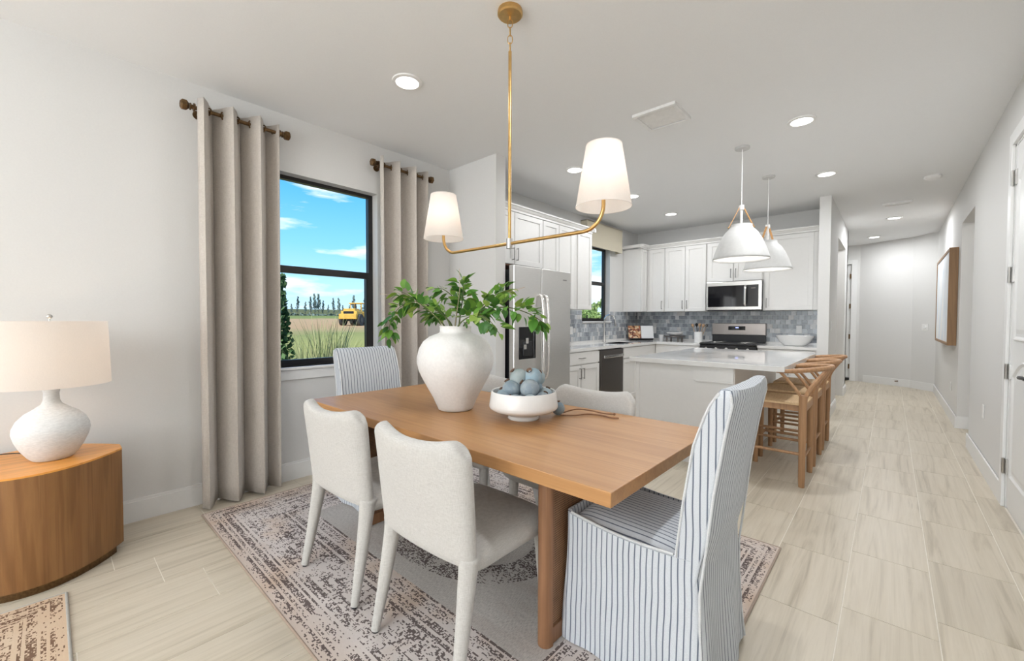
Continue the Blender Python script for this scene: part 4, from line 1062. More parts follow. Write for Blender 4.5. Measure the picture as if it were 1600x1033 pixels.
# ------------------------------------------------------------------ table objects
VX, VY = -1.825, 1.545
t = thing('ceramic_vase', 'large textured white ceramic vase on the dining table', 'vase', (VX, VY, TZ))
prof = [(.088, 0), (.096, .004), (.103, .02), (.125, .07), (.155, .125), (.185, .18), (.205, .225), (.214, .265), (.214, .30), (.203, .345), (.180, .385), (.145, .412), (.112, .426), (.094, .432), (.088, .44), (.087, .462), (.091, .468), (.088, .472), (.078, .470), (.074, .44), (.08, .42), (.15, .38), (.17, .26), (.09, .04), (.01, .02)]
b = bm_(); lathe(b, [(p, q) for p, q in prof], VX, VY, TZ, 56); obj('vase_body', b, 'plaster', t, True, angle=60)

# leafy branches
def leaf_mesh(L, W, fold=.25, droop=.2):
    b = bm_(); n = 6; A = []
    for i in range(n+1):
        s_ = i/n; ww = W*sin(pi*s_**.8)**.8*(1-.15*s_) if 0 < i < n else 0
        z = -droop*L*s_*s_
        A.append((s_*L, ww, z))
    mid = [b.verts.new((x, 0, z)) for x, _, z in A]
    for sg in (1, -1):
        ed = [mid[0]]+[b.verts.new((x, sg*ww, z+fold*ww)) for x, ww, z in A[1:-1]]+[mid[-1]]
        for i in range(n):
            q = [mid[i], mid[i+1]]+([ed[i+1]] if ed[i+1] is not mid[i+1] else [])+([ed[i]] if ed[i] is not mid[i] else [])
            if len(q) >= 3: b.faces.new(q if sg > 0 else q[::-1])
    me = bpy.data.meshes.new('leaf'); b.to_mesh(me); b.free(); me.materials.append(MAT['leaf'])
    for p in me.polygons: p.use_smooth = True
    return me
LM = [leaf_mesh(.068, .021), leaf_mesh(.058, .020, .3, .35), leaf_mesh(.080, .024, .2, .1), leaf_mesh(.050, .018, .35, .3)]
def add_leaf(par, p, d, root, sc=1.0, roll=0):
    o = bpy.data.objects.new('leaf', random.choice(LM)); COL.objects.link(o); o.parent = par
    d = Vector(d).normalized(); q = d.to_track_quat('X', 'Z'); q = q @ Matrix.Rotation(roll, 3, 'X').to_quaternion()
    o.rotation_mode = 'QUATERNION'; o.rotation_quaternion = q; o.location = Vector(p)-root; o.scale = (sc, sc, sc)
branches = [
 ('leafy branch arching furthest left out of the vase and drooping at its tip', [(-1.84, 1.53, 1.05), (-1.85, 1.53, 1.22), (-1.93, 1.53, 1.30), (-2.12, 1.50, 1.375), (-2.30, 1.50, 1.35), (-2.42, 1.50, 1.26), (-2.44, 1.50, 1.14)], 30, 1.05),
 ('short leafy branch leaning left just over the vase rim', [(-1.85, 1.56, 1.05), (-1.87, 1.56, 1.22), (-1.96, 1.58, 1.28), (-2.06, 1.60, 1.31), (-2.17, 1.62, 1.30)], 15, 1.1),
 ('leafy branch rising upper left with a thin bare tip', [(-1.84, 1.50, 1.05), (-1.86, 1.50, 1.22), (-1.98, 1.47, 1.32), (-2.10, 1.44, 1.40), (-2.20, 1.42, 1.44)], 15, 1.0),
 ('leafy branch standing upright in the middle of the vase', [(-1.80, 1.54, 1.05), (-1.79, 1.54, 1.22), (-1.76, 1.53, 1.33), (-1.73, 1.52, 1.42), (-1.735, 1.51, 1.49)], 22, 1.05),
 ('thin leafy twig reaching left from the upright branch', [(-1.82, 1.52, 1.05), (-1.80, 1.52, 1.22), (-1.79, 1.52, 1.36), (-1.88, 1.51, 1.435), (-1.97, 1.50, 1.45)], 8, .9),
 ('leafy branch leaning upper right out of the vase', [(-1.80, 1.57, 1.05), (-1.77, 1.57, 1.22), (-1.66, 1.58, 1.33), (-1.55, 1.59, 1.40), (-1.46, 1.60, 1.42)], 22, 1.05),
 ('leafy branch arching right toward the fridge handles', [(-1.78, 1.53, 1.05), (-1.75, 1.53, 1.22), (-1.60, 1.53, 1.31), (-1.44, 1.54, 1.33), (-1.30, 1.55, 1.30), (-1.20, 1.56, 1.25)], 28, .95),
 ('small leafy branch dipping right beside the vase shoulder', [(-1.79, 1.50, 1.05), (-1.76, 1.50, 1.22), (-1.62, 1.49, 1.29), (-1.50, 1.48, 1.27), (-1.41, 1.47, 1.20)], 12, .85)]
for lab, pts, nl, sc in branches:
    root = Vector(pts[0]); t = thing('leafy_branch', lab, 'branch', tuple(root), 'green branches in the white vase')
    P = smoothcurve(pts, 6); m = len(P); b = bm_(); tube(b, P, [.0042*(1-i/m)+.0012 for i in range(m)], 6); st = obj('stem', b, 'stem', t, True)
    nl = int(nl*2.5)
    for k in range(nl):
        i = int((.40+.60*(k+random.random()*.6)/nl)*(m-1)); i = min(i, m-1); p = P[i]; tg = (P[min(i+1, m-1)]-P[max(0, i-1)]).normalized()
        a = random.uniform(0, 2*pi); sd = tg.orthogonal().normalized(); sd = Matrix.Rotation(a, 3, tg) @ sd
        d = sd*.9+tg*.55+Vector((0, 0, -.05)); p2 = p+sd*random.uniform(.004, .035)
        add_leaf(t, p2, d, root, sc*random.uniform(.75, 1.15), random.uniform(-.7, .7))
    add_leaf(t, P[-1], (P[-1]-P[-3]), root, sc*.9)
# dry bare twigs
for lab, pts in (('pale dry twig pointing far left above the leaves', [(-1.86, 1.5, 1.1), (-1.9, 1.49, 1.26), (-2.1, 1.45, 1.38), (-2.33, 1.43, 1.42), (-2.42, 1.42, 1.43)]), ('pale dry twig pointing up right above the leaves', [(-1.79, 1.5, 1.1), (-1.76, 1.49, 1.26), (-1.68, 1.45, 1.42), (-1.66, 1.43, 1.53)]), ('pale dry twig pointing right toward the fridge', [(-1.78, 1.56, 1.1), (-1.74, 1.56, 1.25), (-1.55, 1.58, 1.38), (-1.36, 1.6, 1.43)])):
    t = thing('dry_twig', lab, 'twig', pts[0], 'green branches in the white vase'); obj('twig_stem', tube(bm_(), smoothcurve(pts, 5), .0014, 5), 'paletwig', t)

BX, BY = -1.395, 1.635
t = thing('pedestal_bowl', 'white footed bowl on the dining table holding grey-blue balls', 'bowl', (BX, BY, TZ))
b = bm_(); lathe(b, [(.01, 0), (.078, 0), (.082, .006), (.076, .018), (.095, .030), (.155, .046), (.172, .056), (.177, .066), (.176, .078), (.166, .142), (.163, .145), (.158, .142), (.164, .10), (.160, .075), (.14, .058), (.01, .048)], BX, BY, TZ, 56); obj('bowl_body', b, 'ceramic', t, True, angle=50)
pods = [(-.105, -.035, .115, .040), (-.045, -.095, .105, .036), (.03, -.10, .108, .034), (.095, -.065, .112, .036), (.115, .02, .118, .038), (.07, .09, .115, .040), (-.02, .115, .112, .040), (-.10, .06, .112, .040), (-.005, .0, .098, .042),
        (-.062, -.018, .155, .046), (.03, -.048, .162, .047), (.055, .045, .158, .044), (-.03, .062, .158, .045), (-.025, .005, .212, .044), (.048, .0, .214, .046), (.075, .055, .205, .040)]
pl = ['half buried at the left rim', 'low at the near left of the bowl', 'low at the near rim of the bowl', 'low at the near right of the bowl', 'against the right rim of the bowl', 'low at the far right of the bowl', 'low at the far side of the bowl', 'low at the far left of the bowl', 'at the bottom centre of the bowl', 'large at the left of the heap', 'large and blue at the front of the heap', 'behind the front ball at the right', 'behind the left ball of the heap', 'on top of the heap at the left', 'topmost of the heap', 'on top of the heap at the far right']
tmpl = None
vr, vf = Vector((.742, .670, 0)), Vector((-.670, .742, 0))   # heap axes inside the bowl
for (a, d, z, r), lb in zip(pods, pl):
    p = Vector((BX, BY, TZ+z-.002))+vr*a*.98+vf*d*.98; r *= 1.06
    if tmpl is None:
        tmpl = thing('pod_ball', 'grey-blue dried pod ball '+lb, 'ball', tuple(p), 'grey-blue balls in the footed bowl')
        b = bm_(); sphere(b, p, .042, 24, 16, .97); obj('ball', b, 'greypod', tmpl, True)
        b = bm_(); lathe(b, [(.003, 0), (.009, .004), (.014, .010), (.012, .006), (.004, .002)], p.x, p.y, p.z+.038, 8); obj('calyx', b, 'pod', tmpl, True, label='brown stem scar'); o = tmpl
    else: o = copy_thing(tmpl, 'grey-blue dried pod ball '+lb, tuple(p))
    s_ = r/.042; o.scale = (s_, s_, s_); o.rotation_euler = (random.uniform(-.9, .9), random.uniform(-.9, .9), random.uniform(0, 6))
# a ball resting on the table behind the bowl with its brown cord
p = Vector((BX, BY, TZ))+vr*.187+vf*.075+Vector((0, 0, .036))
t = copy_thing(tmpl, 'grey-blue ball on the table peeking out right of the bowl', tuple(p)); t.scale = (.84, .84, .84); t['group'] = 'grey-blue balls in the footed bowl'
t = thing('brown_cord', 'thin brown cord lying on the table right of the bowl', 'cord', (-1.25, 2.0, TZ))
b = bm_(); tube(b, smoothcurve([(-1.290, 1.82, TZ+.012), (-1.27, 1.93, TZ+.018), (-1.20, 1.965, TZ+.016), (-1.13, 1.98, TZ+.009), (-1.075, 2.0, TZ+.009)], 6), .0035, 6); sphere(b, (-1.075, 2.0, TZ+.009), .007, 8, 6); obj('strand', b, 'twig', t, True)
b = bm_(); tube(b, smoothcurve([(-1.28, 1.80, TZ+.006), (-1.22, 1.85, TZ+.006), (-1.18, 1.905, TZ+.009), (-1.12, 1.94, TZ+.006), (-1.06, 1.93, TZ+.006), (-1.02, 1.945, TZ+.006)], 6), .004, 6); obj('strand', b, 'twig', t, True)

# ------------------------------------------------------------------ chandelier
CX, CY = -1.468, 1.605
t = thing('chandelier', 'brass linear chandelier with two white linen shades', 'chandelier', (CX, CY, H))
b = bm_(); lathe(b, [(.001, 0), (.062, 0), (.064, -.006), (.064, -.022), (.058, -.028), (.001, -.030)], CX, CY, H, 36, False); obj('canopy', b, 'brass', t, True, angle=30)
b = bm_(); tube(b, [(CX, CY, H-.03), (CX, CY, H-.05)], .006, 8); obj('hook', b, 'brass', t)
def link(z, rot, hh=.030, ww=.012):
    P = []
    for k in range(16):
        a = 2*pi*k/16; y_ = ww*cos(a); z_ = hh*.5*sin(a)+math.copysign(hh*.18, sin(a)) if abs(sin(a)) > 1e-6 else 0
        P.append((CX+y_*cos(rot), CY+y_*sin(rot), z+z_))
    b = bm_(); tube(b, P, .0024, 6, closed=True); return b
for i, z in enumerate((2.775, 2.735, 2.695, 2.657)): obj('chain_link', link(z, .6+(i % 2)*pi/2, .032), 'brass', t, True)
obj('stem', tube(bm_(), [(CX, CY, 2.635), (CX, CY, 1.66)], .0085, 12), 'brass', t, True)
b = bm_(); tube(b, [(CX, CY, 1.635), (CX, CY, 1.685)], .017, 16); obj('hub', b, 'nickel', t, True)
XLs, XRs = -2.006, -.923
for (xe, s_) in ((XLs, -1), (XRs, 1)):
    P = [(CX, CY, 1.660), ((CX+xe)/2, CY, 1.660)]+[(xe-s_*.10+s_*.10*sin(a), CY, 1.76-.10*cos(a)) for a in [pi/2*k/8 for k in range(9)]]+[(xe, CY, 1.80)]
    obj('arm', tube(bm_(), P, .0085, 12), 'brass', t, True)
    b = bm_(); tube(b, [(xe, CY, 1.79), (xe, CY, 1.86)], .012, 12); so = obj('socket', b, 'brass', t, True)
    b = bm_(); sphere(b, (xe, CY, 1.895), .026, 14, 10, 1.2); obj('bulb', b, MAT['led'], t, True)
    n = 48; zb, zt_, rb, rtp = 1.752, 2.012, .118, .076
    b = bm_(); rg = [[(xe+r*cos(2*pi*k/n), CY+r*sin(2*pi*k/n), z) for k in range(n)] for r, z in ((rb, zb), ((rb+rtp)/2, (zb+zt_)/2), (rtp, zt_))]
    loft(b, rg, cap=False); sh = obj('shade', b, 'shade2', t, True)
    for r, z in ((rb, zb), (rtp, zt_)): obj('shade_ring', tube(bm_(), [(xe+r*cos(2*pi*k/32), CY+r*sin(2*pi*k/32), z) for k in range(32)], .0016, 5, closed=True), 'shade2', sh, True)
    b = bm_()
    for k in range(3):
        a = 2*pi*k/3+.3; tube(b, [(xe, CY, zt_-.02), (xe+rtp*cos(a), CY+rtp*sin(a), zt_-.02)], .0012, 4)
    obj('shade_spider', b, 'brass', sh, True)
    l = light('chandelier_bulb_light', 'POINT', (xe, CY, 1.875), .5, (1, .66, .42), shadow_soft_size=.03); l.data.use_shadow = True

# ------------------------------------------------------------------ pendants
def make_pendant(x, y, label, rot):
    t = thing('pendant_light', label, 'pendant', (x, y, H), 'white dome pendants over the island')
    b = bm_(); lathe(b, [(.001, 0), (.06, 0), (.062, -.012), (.058, -.02), (.001, -.022)], x, y, H, 32, False); obj('canopy', b, 'pendant', t, True)
    obj('cord', tube(bm_(), [(x, y, H-.02), (x, y, 2.30)], .0035, 6), 'plastic', t)
    obj('cord_cap', tube(bm_(), [(x, y, 2.315), (x, y, 2.275)], .022, 16), 'plastic', t, True)
    obj('lamp_neck', tube(bm_(), [(x, y, 2.275), (x, y, 2.12)], .011, 12), 'plastic', t, True)
    b = bm_(); prof = [(.236, 0), (.230, .02), (.205, .10), (.172, .18), (.135, .245), (.098, .285), (.092, .30), (.090, .318), (.02, .320)]
    lathe(b, prof, x, y, 1.820, 48, False); sh = obj('shade', b, 'pendant', t, True, angle=60); m = sh.modifiers.new('thickness', 'SOLIDIFY'); m.thickness = .003
    for s_ in (-1, 1):
        b = bm_(); dx, dy = cos(rot), sin(rot); q = Vector((-dy, dx, 0))*.011; a0 = Vector((x+s_*dx*.016, y+s_*dy*.016, 2.30)); a1 = Vector((x+s_*dx*.105, y+s_*dy*.105, 2.115)); th = Vector((dx*s_, dy*s_, .5)).normalized()*.0022
        loft(b, [[tuple(p+q+th), tuple(p-q+th), tuple(p-q-th), tuple(p+q-th)] for p in (a0, a1)]); obj('leather_strap', b, 'leather', t, label='tan leather strap')
        obj('strap_screw', tube(bm_(), [a1-th, a1+th*3], .007, 8), 'brass', t)
    b = bm_(); sphere(b, (x, y, 1.97), .045, 16, 12); obj('bulb', b, MAT['led'], t, True)
    light('pendant_bulb_light', 'POINT', (x, y, 1.90), 2.0, (1, .97, .93), shadow_soft_size=.05)
    return t
make_pendant(-1.03, 4.26, 'white dome pendant over the near end of the island', .5)
make_pendant(-1.02, 5.31, 'white dome pendant over the far end of the island', 1.15)

# ------------------------------------------------------------------ ceiling fixtures
labs = ['round recessed light above the chandelier arm nearest the window', 'round recessed light above the near pendant toward the hallway', 'round recessed light in front of the fridge cabinets', 'round recessed light above the far pendant toward the hallway', 'round recessed light just right of the chandelier shade', 'round recessed light nearest the back kitchen wall', 'round recessed light in the hallway near the ceiling grille', 'round recessed light at the far end of the hallway', 'unseen recessed light added over the near passage', 'unseen recessed light added over the rear sitting side', 'unseen recessed light added behind the camera', 'unseen recessed light added deeper in the sitting area left', 'unseen recessed light added deeper in the sitting area right']
for (x, y), lb in zip(CEIL, labs):
    t = thing('recessed_light', lb, 'light', (x, y, H), 'recessed ceiling lights')
    b = bm_(); lathe(b, [(.072, -.001), (.098, -.001), (.096, -.010), (.075, -.013)], x, y, H, 32, False); lathe(b, [(.072, -.001), (.075, -.013)], x, y, H, 32, False); obj('trim_ring', b, 'plastic', t, True)
    b = bm_(); lathe(b, [(.001, -.008), (.074, -.008)], x, y, H, 32, False); obj('diffuser', b, 'led', t)
t = thing('smoke_detector', 'white round smoke detector on the hallway ceiling', 'detector', (.31, 6.47, H))
b = bm_(); lathe(b, [(.001, 0), (.07, 0), (.072, -.02), (.055, -.036), (.001, -.04)], .31, 6.47, H, 32, False); obj('housing', b, 'plastic', t, True, angle=30)
def vent(x, y, w_, d_, label, n):
    t = thing('air_vent', label, 'vent', (x, y, H), 'white ceiling vents')
    b = bm_()
    box(b, x-w_, x+w_, y-d_, y-d_+.028, H-.022, H, .002); box(b, x-w_, x+w_, y+d_-.028, y+d_, H-.022, H, .002); box(b, x-w_, x-w_+.028, y-d_+.028, y+d_-.028, H-.022, H); box(b, x+w_-.028, x+w_, y-d_+.028, y+d_-.028, H-.022, H); obj('frame', b, 'plastic', t)
    obj('shadow_backing', box(bm_(), x-w_+.028, x+w_-.028, y-d_+.028, y+d_-.028, H-.003, H-.0005), 'steel_dark', t)  # dark sheet stands in for the shade inside the vent
    for k in range(n):
        yy = y-d_+.036+(2*d_-.072)*(k+.5)/n; b = bm_(); hw = (d_-.036)/n*.8
        loft(b, [[(xx, yy-hw, H-.004), (xx, yy+hw, H-.014), (xx, yy+hw, H-.016), (xx, yy-hw, H-.006)] for xx in (x-w_+.028, x+w_-.028)]); obj('slat', b, 'plastic', t)
vent(-1.34, 3.2, .165, .165, 'square white ceiling vent between chandelier and pendants', 9)
vent(.035, 7.63, .15, .075, 'long white ceiling grille in the hallway', 4)

# ------------------------------------------------------------------ curtains and rods
def rod(y0, y1, label):
    x, z = -3.385, 2.64
    t = thing('curtain_rod', label, 'curtain rod', (x, (y0+y1)/2, z), 'bronze curtain rods')
    obj('rod', tube(bm_(), [(x, y0+.06, z), (x, y1-.06, z)], .0125, 14), 'bronze', t, True)
    for (ye, s_) in ((y0, 1), (y1, -1)):
        b = bm_(); tube(b, [(x, ye+s_*.058, z), (x, ye+s_*.066, z)], .026, 16); tube(b, [(x, ye+s_*.045, z), (x, ye+s_*.058, z)], .014, 12); tube(b, [(x, ye+s_*.038, z), (x, ye+s_*.045, z)], .022, 12)
        tube(b, [(x, ye-s_*.012, z), (x, ye-s_*.002, z), (x, ye+s_*.020, z), (x, ye+s_*.034, z)], [.020, .034, .034, .018], 6); obj('finial', b, 'bronze', t)
        yb_ = ye+s_*.10
        b = bm_(); tube(b, [(XL, yb_, z-.005), (x, yb_, z-.005)], .007, 8); tube(b, [(XL, yb_, z-.005), (XL+.006, yb_, z-.005)], .028, 16); obj('bracket', b, 'bronze', t, True)
def curtain(y0, y1, label, folds, ph, seed):
    x, zt_ = -3.385, 2.692; rnd = random.Random(seed)
    t = thing('curtain', label, 'curtain', (x, (y0+y1)/2, 0), 'taupe linen curtains')
    b = bm_(); n = folds*26; nz = 26; zs = [0.015+(zt_-.015)*j/nz for j in range(nz+1)]
    ja = [rnd.uniform(-.25, .25) for _ in range(folds*2+3)]; jb = [rnd.uniform(.8, 1.15) for _ in range(folds*2+3)]
    V = []
    for j, z in enumerate(zs):
        row = []; f = 1-z/zt_
        for i in range(n+1):
            s_ = i/n; c_ = s_*folds*2; k = int(c_); fr_ = c_-k
            am = .082*(1+f*.05)*(1+(jb[k]*(1-fr_)+jb[k+1]*fr_-1)*(.3+f)); sh = (ja[k]*(1-fr_)+ja[k+1]*fr_)*f*.05
            sn = sin(pi*c_+ph); sn = math.copysign(abs(sn)**.75, sn)
            y = y0+(y1-y0)*s_+sh+.012*sin(2*(pi*c_+ph))
            row.append(b.verts.new((x+am*sn+.004*f*sin(9*s_+z*2), y, z)))
        V.append(row)
    for j in range(nz):
        for i in range(n): b.faces.new((V[j][i], V[j][i+1], V[j+1][i+1], V[j+1][i]))
    o = obj('fabric', b, 'curtain', t, True, angle=80); m = o.modifiers.new('thickness', 'SOLIDIFY'); m.thickness = .0025
    for k in range(folds*2+1):
        s_ = (k-ph/pi)/(folds*2)
        if s_ < 0.02 or s_ > .98: continue
        y = y0+(y1-y0)*s_; sg = 1 if k % 2 else -1
        ax = Vector((.55*sg*-1, .83, 0)).normalized(); P = []
        u_ = Vector((0, 0, 1)); v_ = ax.cross(u_)
        for q in range(18): a = 2*pi*q/18; P.append(Vector((x, y, 2.64))+u_*.023*cos(a)+v_*.023*sin(a))
        obj('grommet', tube(bm_(), P, .005, 6, closed=True), 'bronze', t, True)
rod(.60, 1.235, 'bronze curtain rod with hexagonal finials left of the dining window')
rod(1.92, 2.565, 'bronze curtain rod with hexagonal finials right of the dining window')
curtain(.665, 1.155, 'taupe linen curtain panel left of the dining window', 3, .35, 3)
curtain(1.955, 2.47, 'taupe linen curtain panel right of the dining window', 3, .6, 5)

# ------------------------------------------------------------------ end table and lamp
t = thing('end_table', 'brown wooden lens shaped end table under the lamp', 'table', (-3.155, -.07, 0))
def lens(ins, n=26, hl=.36, hw=.295, cut=.33):
    pts = []; c_ = cut-ins; 
    for k in range(n+1):
        dy = -c_+2*c_*k/n; pts.append((-3.155+max(.01, hw*(1-(dy/hl)**2)-ins), -.07+dy))
    for k in range(n+1):
        dy = c_-2*c_*k/n; pts.append((-3.155-max(.01, hw*(1-(dy/hl)**2)-ins), -.07+dy))
    return pts
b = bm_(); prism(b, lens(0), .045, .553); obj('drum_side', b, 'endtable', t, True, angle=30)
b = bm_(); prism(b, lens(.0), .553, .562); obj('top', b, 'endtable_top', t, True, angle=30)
b = bm_(); prism(b, lens(.03), 0, .045); obj('plinth', b, 'bronze', t, True, angle=30)
LX, LY, LZ = -3.135, .006, .562
t = thing('table_lamp', 'white ceramic table lamp with a wide linen drum shade', 'lamp', (LX, LY, LZ))
b = bm_(); lathe(b, [(.068, 0), (.074, .004), (.088, .02), (.112, .06), (.130, .105), (.138, .14), (.136, .165), (.122, .20), (.095, .232), (.062, .255), (.038, .275), (.030, .295), (.028, .33), (.031, .342), (.031, .35), (.02, .352)], LX, LY, LZ, 48)
obj('lamp_base', b, 'lampbase', t, True, angle=50)
b = bm_(); tube(b, [(LX, LY, LZ+.35), (LX, LY, LZ+.44)], .009, 12); tube(b, [(LX, LY, LZ+.37), (LX, LY, LZ+.43)], .018, 14); obj('neck', b, 'nickel', t, True)
b = bm_(); n = 56; zb, zt_ = LZ+.372, LZ+.692
loft(b, [[(LX+r*cos(2*pi*k/n), LY+r*sin(2*pi*k/n), z) for k in range(n)] for r, z in ((.222, zb), (.217, (zb+zt_)/2), (.212, zt_))], cap=False)
sh = obj('lamp_shade', b, 'shade', t, True)
b = bm_(); tube(b, [(LX, LY, LZ+.43), (LX, LY, LZ+.71)], .003, 6); 
for k in range(3): a = 2*pi*k/3; tube(b, [(LX, LY, zt_-.01), (LX+.21*cos(a), LY+.21*sin(a), zt_-.01)], .002, 5)
obj('harp', b, 'nickel', t)
b = bm_(); sphere(b, (LX, LY, LZ+.715), .012, 14, 10); obj('finial', b, 'nickel', t, True)
b = bm_(); sphere(b, (LX, LY, LZ+.52), .032, 14, 10, 1.25); obj('bulb', b, MAT['led'], t, True)
light('lamp_bulb_light', 'POINT', (LX, LY, LZ+.52), 4.5, (1, .70, .45), shadow_soft_size=.035)
t = thing('lamp_cord', 'thin dark lamp cord behind the lamp base', 'cord', (-3.3, -.12, LZ))
obj('cord', tube(bm_(), smoothcurve([(-3.20, -.04, LZ+.004), (-3.30, -.10, LZ+.012), (-3.38, -.18, LZ+.006), (-3.455, -.22, LZ-.02), (-3.475, -.24, .30)], 6), .003, 6), 'black', t, True)

# ------------------------------------------------------------------ framed canvas
t = thing('framed_canvas', 'pale abstract canvas in a deep brown wood frame', 'picture', (.56, 8.35, 1.56))
xf, y0, y1, z0, z1 = .518, 7.42, 9.30, .965, 2.165
b = bm_(); box(b, xf, XR-.002, y0, y0+.035, z0, z1, .002); box(b, xf, XR-.002, y1-.035, y1, z0, z1, .002); box(b, xf, XR-.002, y0+.035, y1-.035, z1-.035, z1, .002); box(b, xf, XR-.002, y0+.035, y1-.035, z0, z0+.035, .002); obj('frame', b, 'picwood', t)
obj('canvas', box(bm_(), xf+.008, xf+.03, y0+.036, y1-.036, z0+.036, z1-.036), 'canvas', t)

# ------------------------------------------------------------------ outdoors
def gz(x, y=0):
    d = max(0, -x-3.6)
    if d < 6: return -.28
    return -.28+(d-6)*(.70/46) if d < 52 else .42+(d-52)*(1.9/66)
b = bm_(); xs = [-3.66, -4.5, -6, -9.6, -14, -20, -30, -40, -55.6, -70, -90, -121, -160, -400]; ys = [-80, -30, -10, 0, 5, 10, 20, 30, 45, 60, 90, 140, 400]
V = [[b.verts.new((x, y, gz(x))) for y in ys] for x in xs]
for i in range(len(xs)-1):
    for k in range(len(ys)-1): b.faces.new((V[i][k], V[i+1][k], V[i+1][k+1], V[i][k+1]))
g = obj('field_ground', b, 'ground', None); tag(g, 'grassy field with a brown dirt strip beyond the window', 'ground'); g['kind'] = 'structure'; del g['category']
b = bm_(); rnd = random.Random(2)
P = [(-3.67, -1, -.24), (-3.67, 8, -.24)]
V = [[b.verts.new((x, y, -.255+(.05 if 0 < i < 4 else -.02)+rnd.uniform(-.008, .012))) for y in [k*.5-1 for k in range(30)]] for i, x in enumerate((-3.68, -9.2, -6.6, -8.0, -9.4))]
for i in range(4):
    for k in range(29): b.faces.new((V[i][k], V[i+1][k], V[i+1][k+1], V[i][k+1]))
tag(obj('mulch_and_shadow', b, 'mulch_shadow', None), 'dark mulch bed below the dining window, outer part as house shadow', 'mulch', kind='stuff')  # outer part of the bed stands in for the house's cast shadow
def tuft(bm, c, r, n, size, zs=1, rnd=random):
    for _ in range(n):
        d = Vector((rnd.gauss(0, 1), rnd.gauss(0, 1), rnd.gauss(0, 1)*zs)).normalized()*r*rnd.random()**.45; p = Vector(c)+Vector((d.x, d.y, d.z))
        a = Vector((rnd.gauss(0, 1), rnd.gauss(0, 1), rnd.gauss(0, 1))).normalized()*size; q = a.orthogonal().normalized()*size*.35
        bm.faces.new([bm.verts.new(v) for v in (p-a*.5, p+q, p+a*.5, p-q)])
# shrub beside the window
rnd = random.Random(11)
t = thing('tall_shrub', 'tall dark green shrub outside beside the dining window curtain', 'shrub', (-5.5, 1.86, -.25))
b = bm_(); tube(b, [(-5.5, 1.86, -.25), (-5.5, 1.86, .9), (-5.5, 1.86, 1.6)], [.03, .02, .008], 6); obj('trunk', b, 'bark', t)
b = bm_()
for k in range(26):
    z = -.1+k*.075; rr = .20*(1-(k/27)**1.6)+.03; tuft(b, (-5.5+rnd.uniform(-.05, .05), 1.84+rnd.uniform(-.05, .05), z), rr, 48, .085, .5, rnd)
obj('foliage', b, 'shrub', t)['kind'] = 'stuff'
for (x, y, hh, lb, s_) in ((-5.3, 2.30, 1.60, 'spiky ornamental grass clump at the middle of the window view', 130), (-5.15, 2.06, 1.38, 'spiky ornamental grass clump right beside the tall shrub', 90), (-5.4, 2.56, 1.55, 'spiky ornamental grass clump behind the striped chair', 120)):
    t = thing('grass_clump', lb, 'grass', (x, y, -.24), 'ornamental grasses outside'); b = bm_()
    for k in range(s_):
        a = rnd.uniform(0, 2*pi); le = rnd.uniform(.16, .45); h_ = hh*rnd.uniform(.55, 1.1); p0 = Vector((x+rnd.uniform(-.05, .05), y+rnd.uniform(-.05, .05), -.24))
        prev = None; w0 = .012
        for q in range(5):
            f = q/4; c_ = p0+Vector((cos(a)*le*f*f, sin(a)*le*f*f, h_*(1.25*f-.35*f*f))); sd = Vector((-sin(a), cos(a), 0))*w0*(1-f*.9)
            cur = (b.verts.new(c_-sd), b.verts.new(c_+sd))
            if prev: b.faces.new((prev[0], prev[1], cur[1], cur[0]))
            prev = cur
    obj('blades', b, 'grass', t)['kind'] = 'stuff'
# tree line
t0 = thing('pine_tree', 'tree', 'tree', (-121, 40, 2.3), 'distant trees on the horizon')
b = bm_(); tube(b, [(-121, 40, 2.2), (-121, 40, 7), (-121, 40, 9.5)], [.22, .14, .05], 5); obj('trunk', b, 'bark', t0)
b = bm_(); rnd = random.Random(4)
for k in range(8): tuft(b, (-121+rnd.uniform(-.5, .5), 40+rnd.uniform(-.5, .5), 5.4+k*.65), 1.25*(1-k/9.5)+.15, 26, .85, .5, rnd)
obj('foliage', b, 'pine', t0)['kind'] = 'stuff'
ORD = 'first second third fourth fifth sixth seventh eighth ninth tenth eleventh twelfth thirteenth fourteenth fifteenth sixteenth seventeenth eighteenth nineteenth twentieth'.split()
rq = random.Random(21)
for i in range(20):
    y = 40.6+i*1.42+rq.uniform(-.2, .2); s_ = rq.choice((.42, .5, .58, .7, .46)); s_ = .82 if i in (7, 8, 15, 18) else s_
    lb = 'distant tree on the horizon, %s from the left in the window' % ORD[i]
    o = t0 if i == 0 else copy_thing(t0, lb, (-121, y, 2.3)); o['label'] = lb; o.location = (-121+rq.uniform(-1, 1), y, 2.3-.6*s_); o.scale = (s_*.50, s_*.50, s_); o.rotation_euler = (0, 0, i*1.3)
t = thing('hedge_line', 'low dark hedge along the far edge of the field', 'hedge', (-118, 50, 2.0)); b = bm_()
for k in range(150): tuft(b, (-118, -10+k*1.3, gz(-118)+.1), .7, 16, .8, .5, rnd)
obj('foliage', b, 'pine', t)['kind'] = 'stuff'
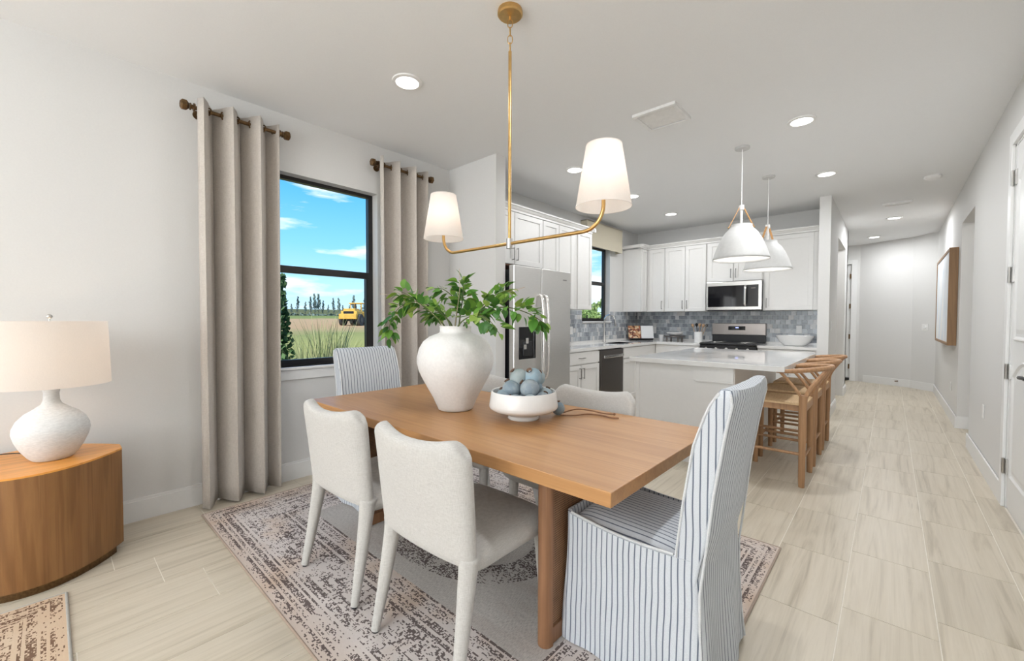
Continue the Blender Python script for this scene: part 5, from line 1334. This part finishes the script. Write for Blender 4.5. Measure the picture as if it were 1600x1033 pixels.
# trees seen through the kitchen window
kt = [(-24, 38.5, 3.2, 'bright green tree at the left of the sink window'), (-26, 43.5, 3.9, 'bright green tree in the middle of the sink window'), (-25, 47, 3.3, 'bright green tree at the right of the sink window'), (-17, 28.0, 1.9, 'low bright bush at the foot of the sink window view'), (-15.5, 29.2, 1.6, 'low bush at the right foot of the sink window view')]
for (x, y, hh, lb) in kt:
    t = thing('leafy_tree', lb, 'tree', (x, y, gz(x)), 'trees outside the sink window'); b = bm_(); tube(b, [(x, y, gz(x)), (x, y, gz(x)+hh*.6)], [.12, .05], 6); obj('trunk', b, 'bark', t)
    b = bm_()
    for k in range(9): tuft(b, (x+rnd.uniform(-.8, .8)*hh*.25, y+rnd.uniform(-.8, .8)*hh*.25, gz(x)+hh*(.25+.08*k)), hh*.24*(1-k/12), 70, hh*.085, .8, rnd)
    obj('foliage', b, 'pale_bush', t)['kind'] = 'stuff'

# wheel loader
lx, ly = -55, 28.6; lz = gz(lx)-.02
t = thing('wheel_loader', 'yellow wheel loader parked on the brown field', 'loader', (lx, ly, lz))
def L(y0, y1, z0, z1, x0=-1.1, x1=1.1, bev=.06): return box(bm_(), lx+x0, lx+x1, ly+y0, ly+y1, lz+z0, lz+z1, bev)
obj('rear_body', L(-2.1, -.2, 1.0, 2.0), 'yellow', t); obj('counterweight', L(-2.5, -2.0, .9, 1.6, -1.2, 1.2), 'yellow', t); obj('engine_grille', L(-2.15, -2.09, 1.6, 1.95, -.7, .7, 0), 'black', t)
obj('chassis', L(-1.6, 2.6, .6, 1.05, -.6, .6), 'black', t); obj('hood', L(-2.0, -.5, 1.95, 2.3, -.8, .8), 'yellow', t)
b = L(.0, 1.5, 1.2, 1.9); cab_ = obj('cab_base', b, 'yellow', t)
b = bm_()
for yy in (.1, 1.4):
    for xx in (-.75, .75): box(b, lx+xx-.05, lx+xx+.05, ly+yy-.05, ly+yy+.05, lz+1.9, lz+3.0)
obj('cab_post', b, 'yellow', cab_); obj('roof', L(-.1, 1.6, 3.0, 3.15, -.95, .95), 'yellow', cab_)
obj('front_frame', L(1.6, 2.6, .9, 1.7, -.6, .6), 'yellow', t)
b = bm_()
for xx in (-.5, .5): tube(b, [(lx+xx, ly+1.8, lz+1.6), (lx+xx, ly+2.8, lz+1.5), (lx+xx, ly+3.6, lz+.7)], .14, 6)
obj('lift_arm', b, 'yellow', t)
b = bm_(); loft(b, [[(lx+xx, ly+3.5, lz+1.1), (lx+xx, ly+3.4, lz+.4), (lx+xx, ly+3.7, lz+.1), (lx+xx, ly+4.5, lz+.1), (lx+xx, ly+3.9, lz+.3), (lx+xx, ly+3.7, lz+1.1)] for xx in (-1.4, 1.4)]); obj('bucket', b, 'bronze', t)
obj('exhaust', tube(bm_(), [(lx+.3, ly-.6, lz+2.3), (lx+.3, ly-.6, lz+3.0)], .07, 8), 'black', t)
for yy in (-1.3, 1.9):
    for xx in (-1.15, 1.15):
        wl = obj('wheel', tube(bm_(), [(lx+xx-.27, ly+yy, lz+.78), (lx+xx+.27, ly+yy, lz+.78)], .78, 20), 'tyre', t)
        obj('hub', tube(bm_(), [(lx+xx-.3, ly+yy, lz+.78), (lx+xx+.3, ly+yy, lz+.78)], .33, 14), 'black', wl)
t.rotation_euler = (0, 0, math.radians(38))
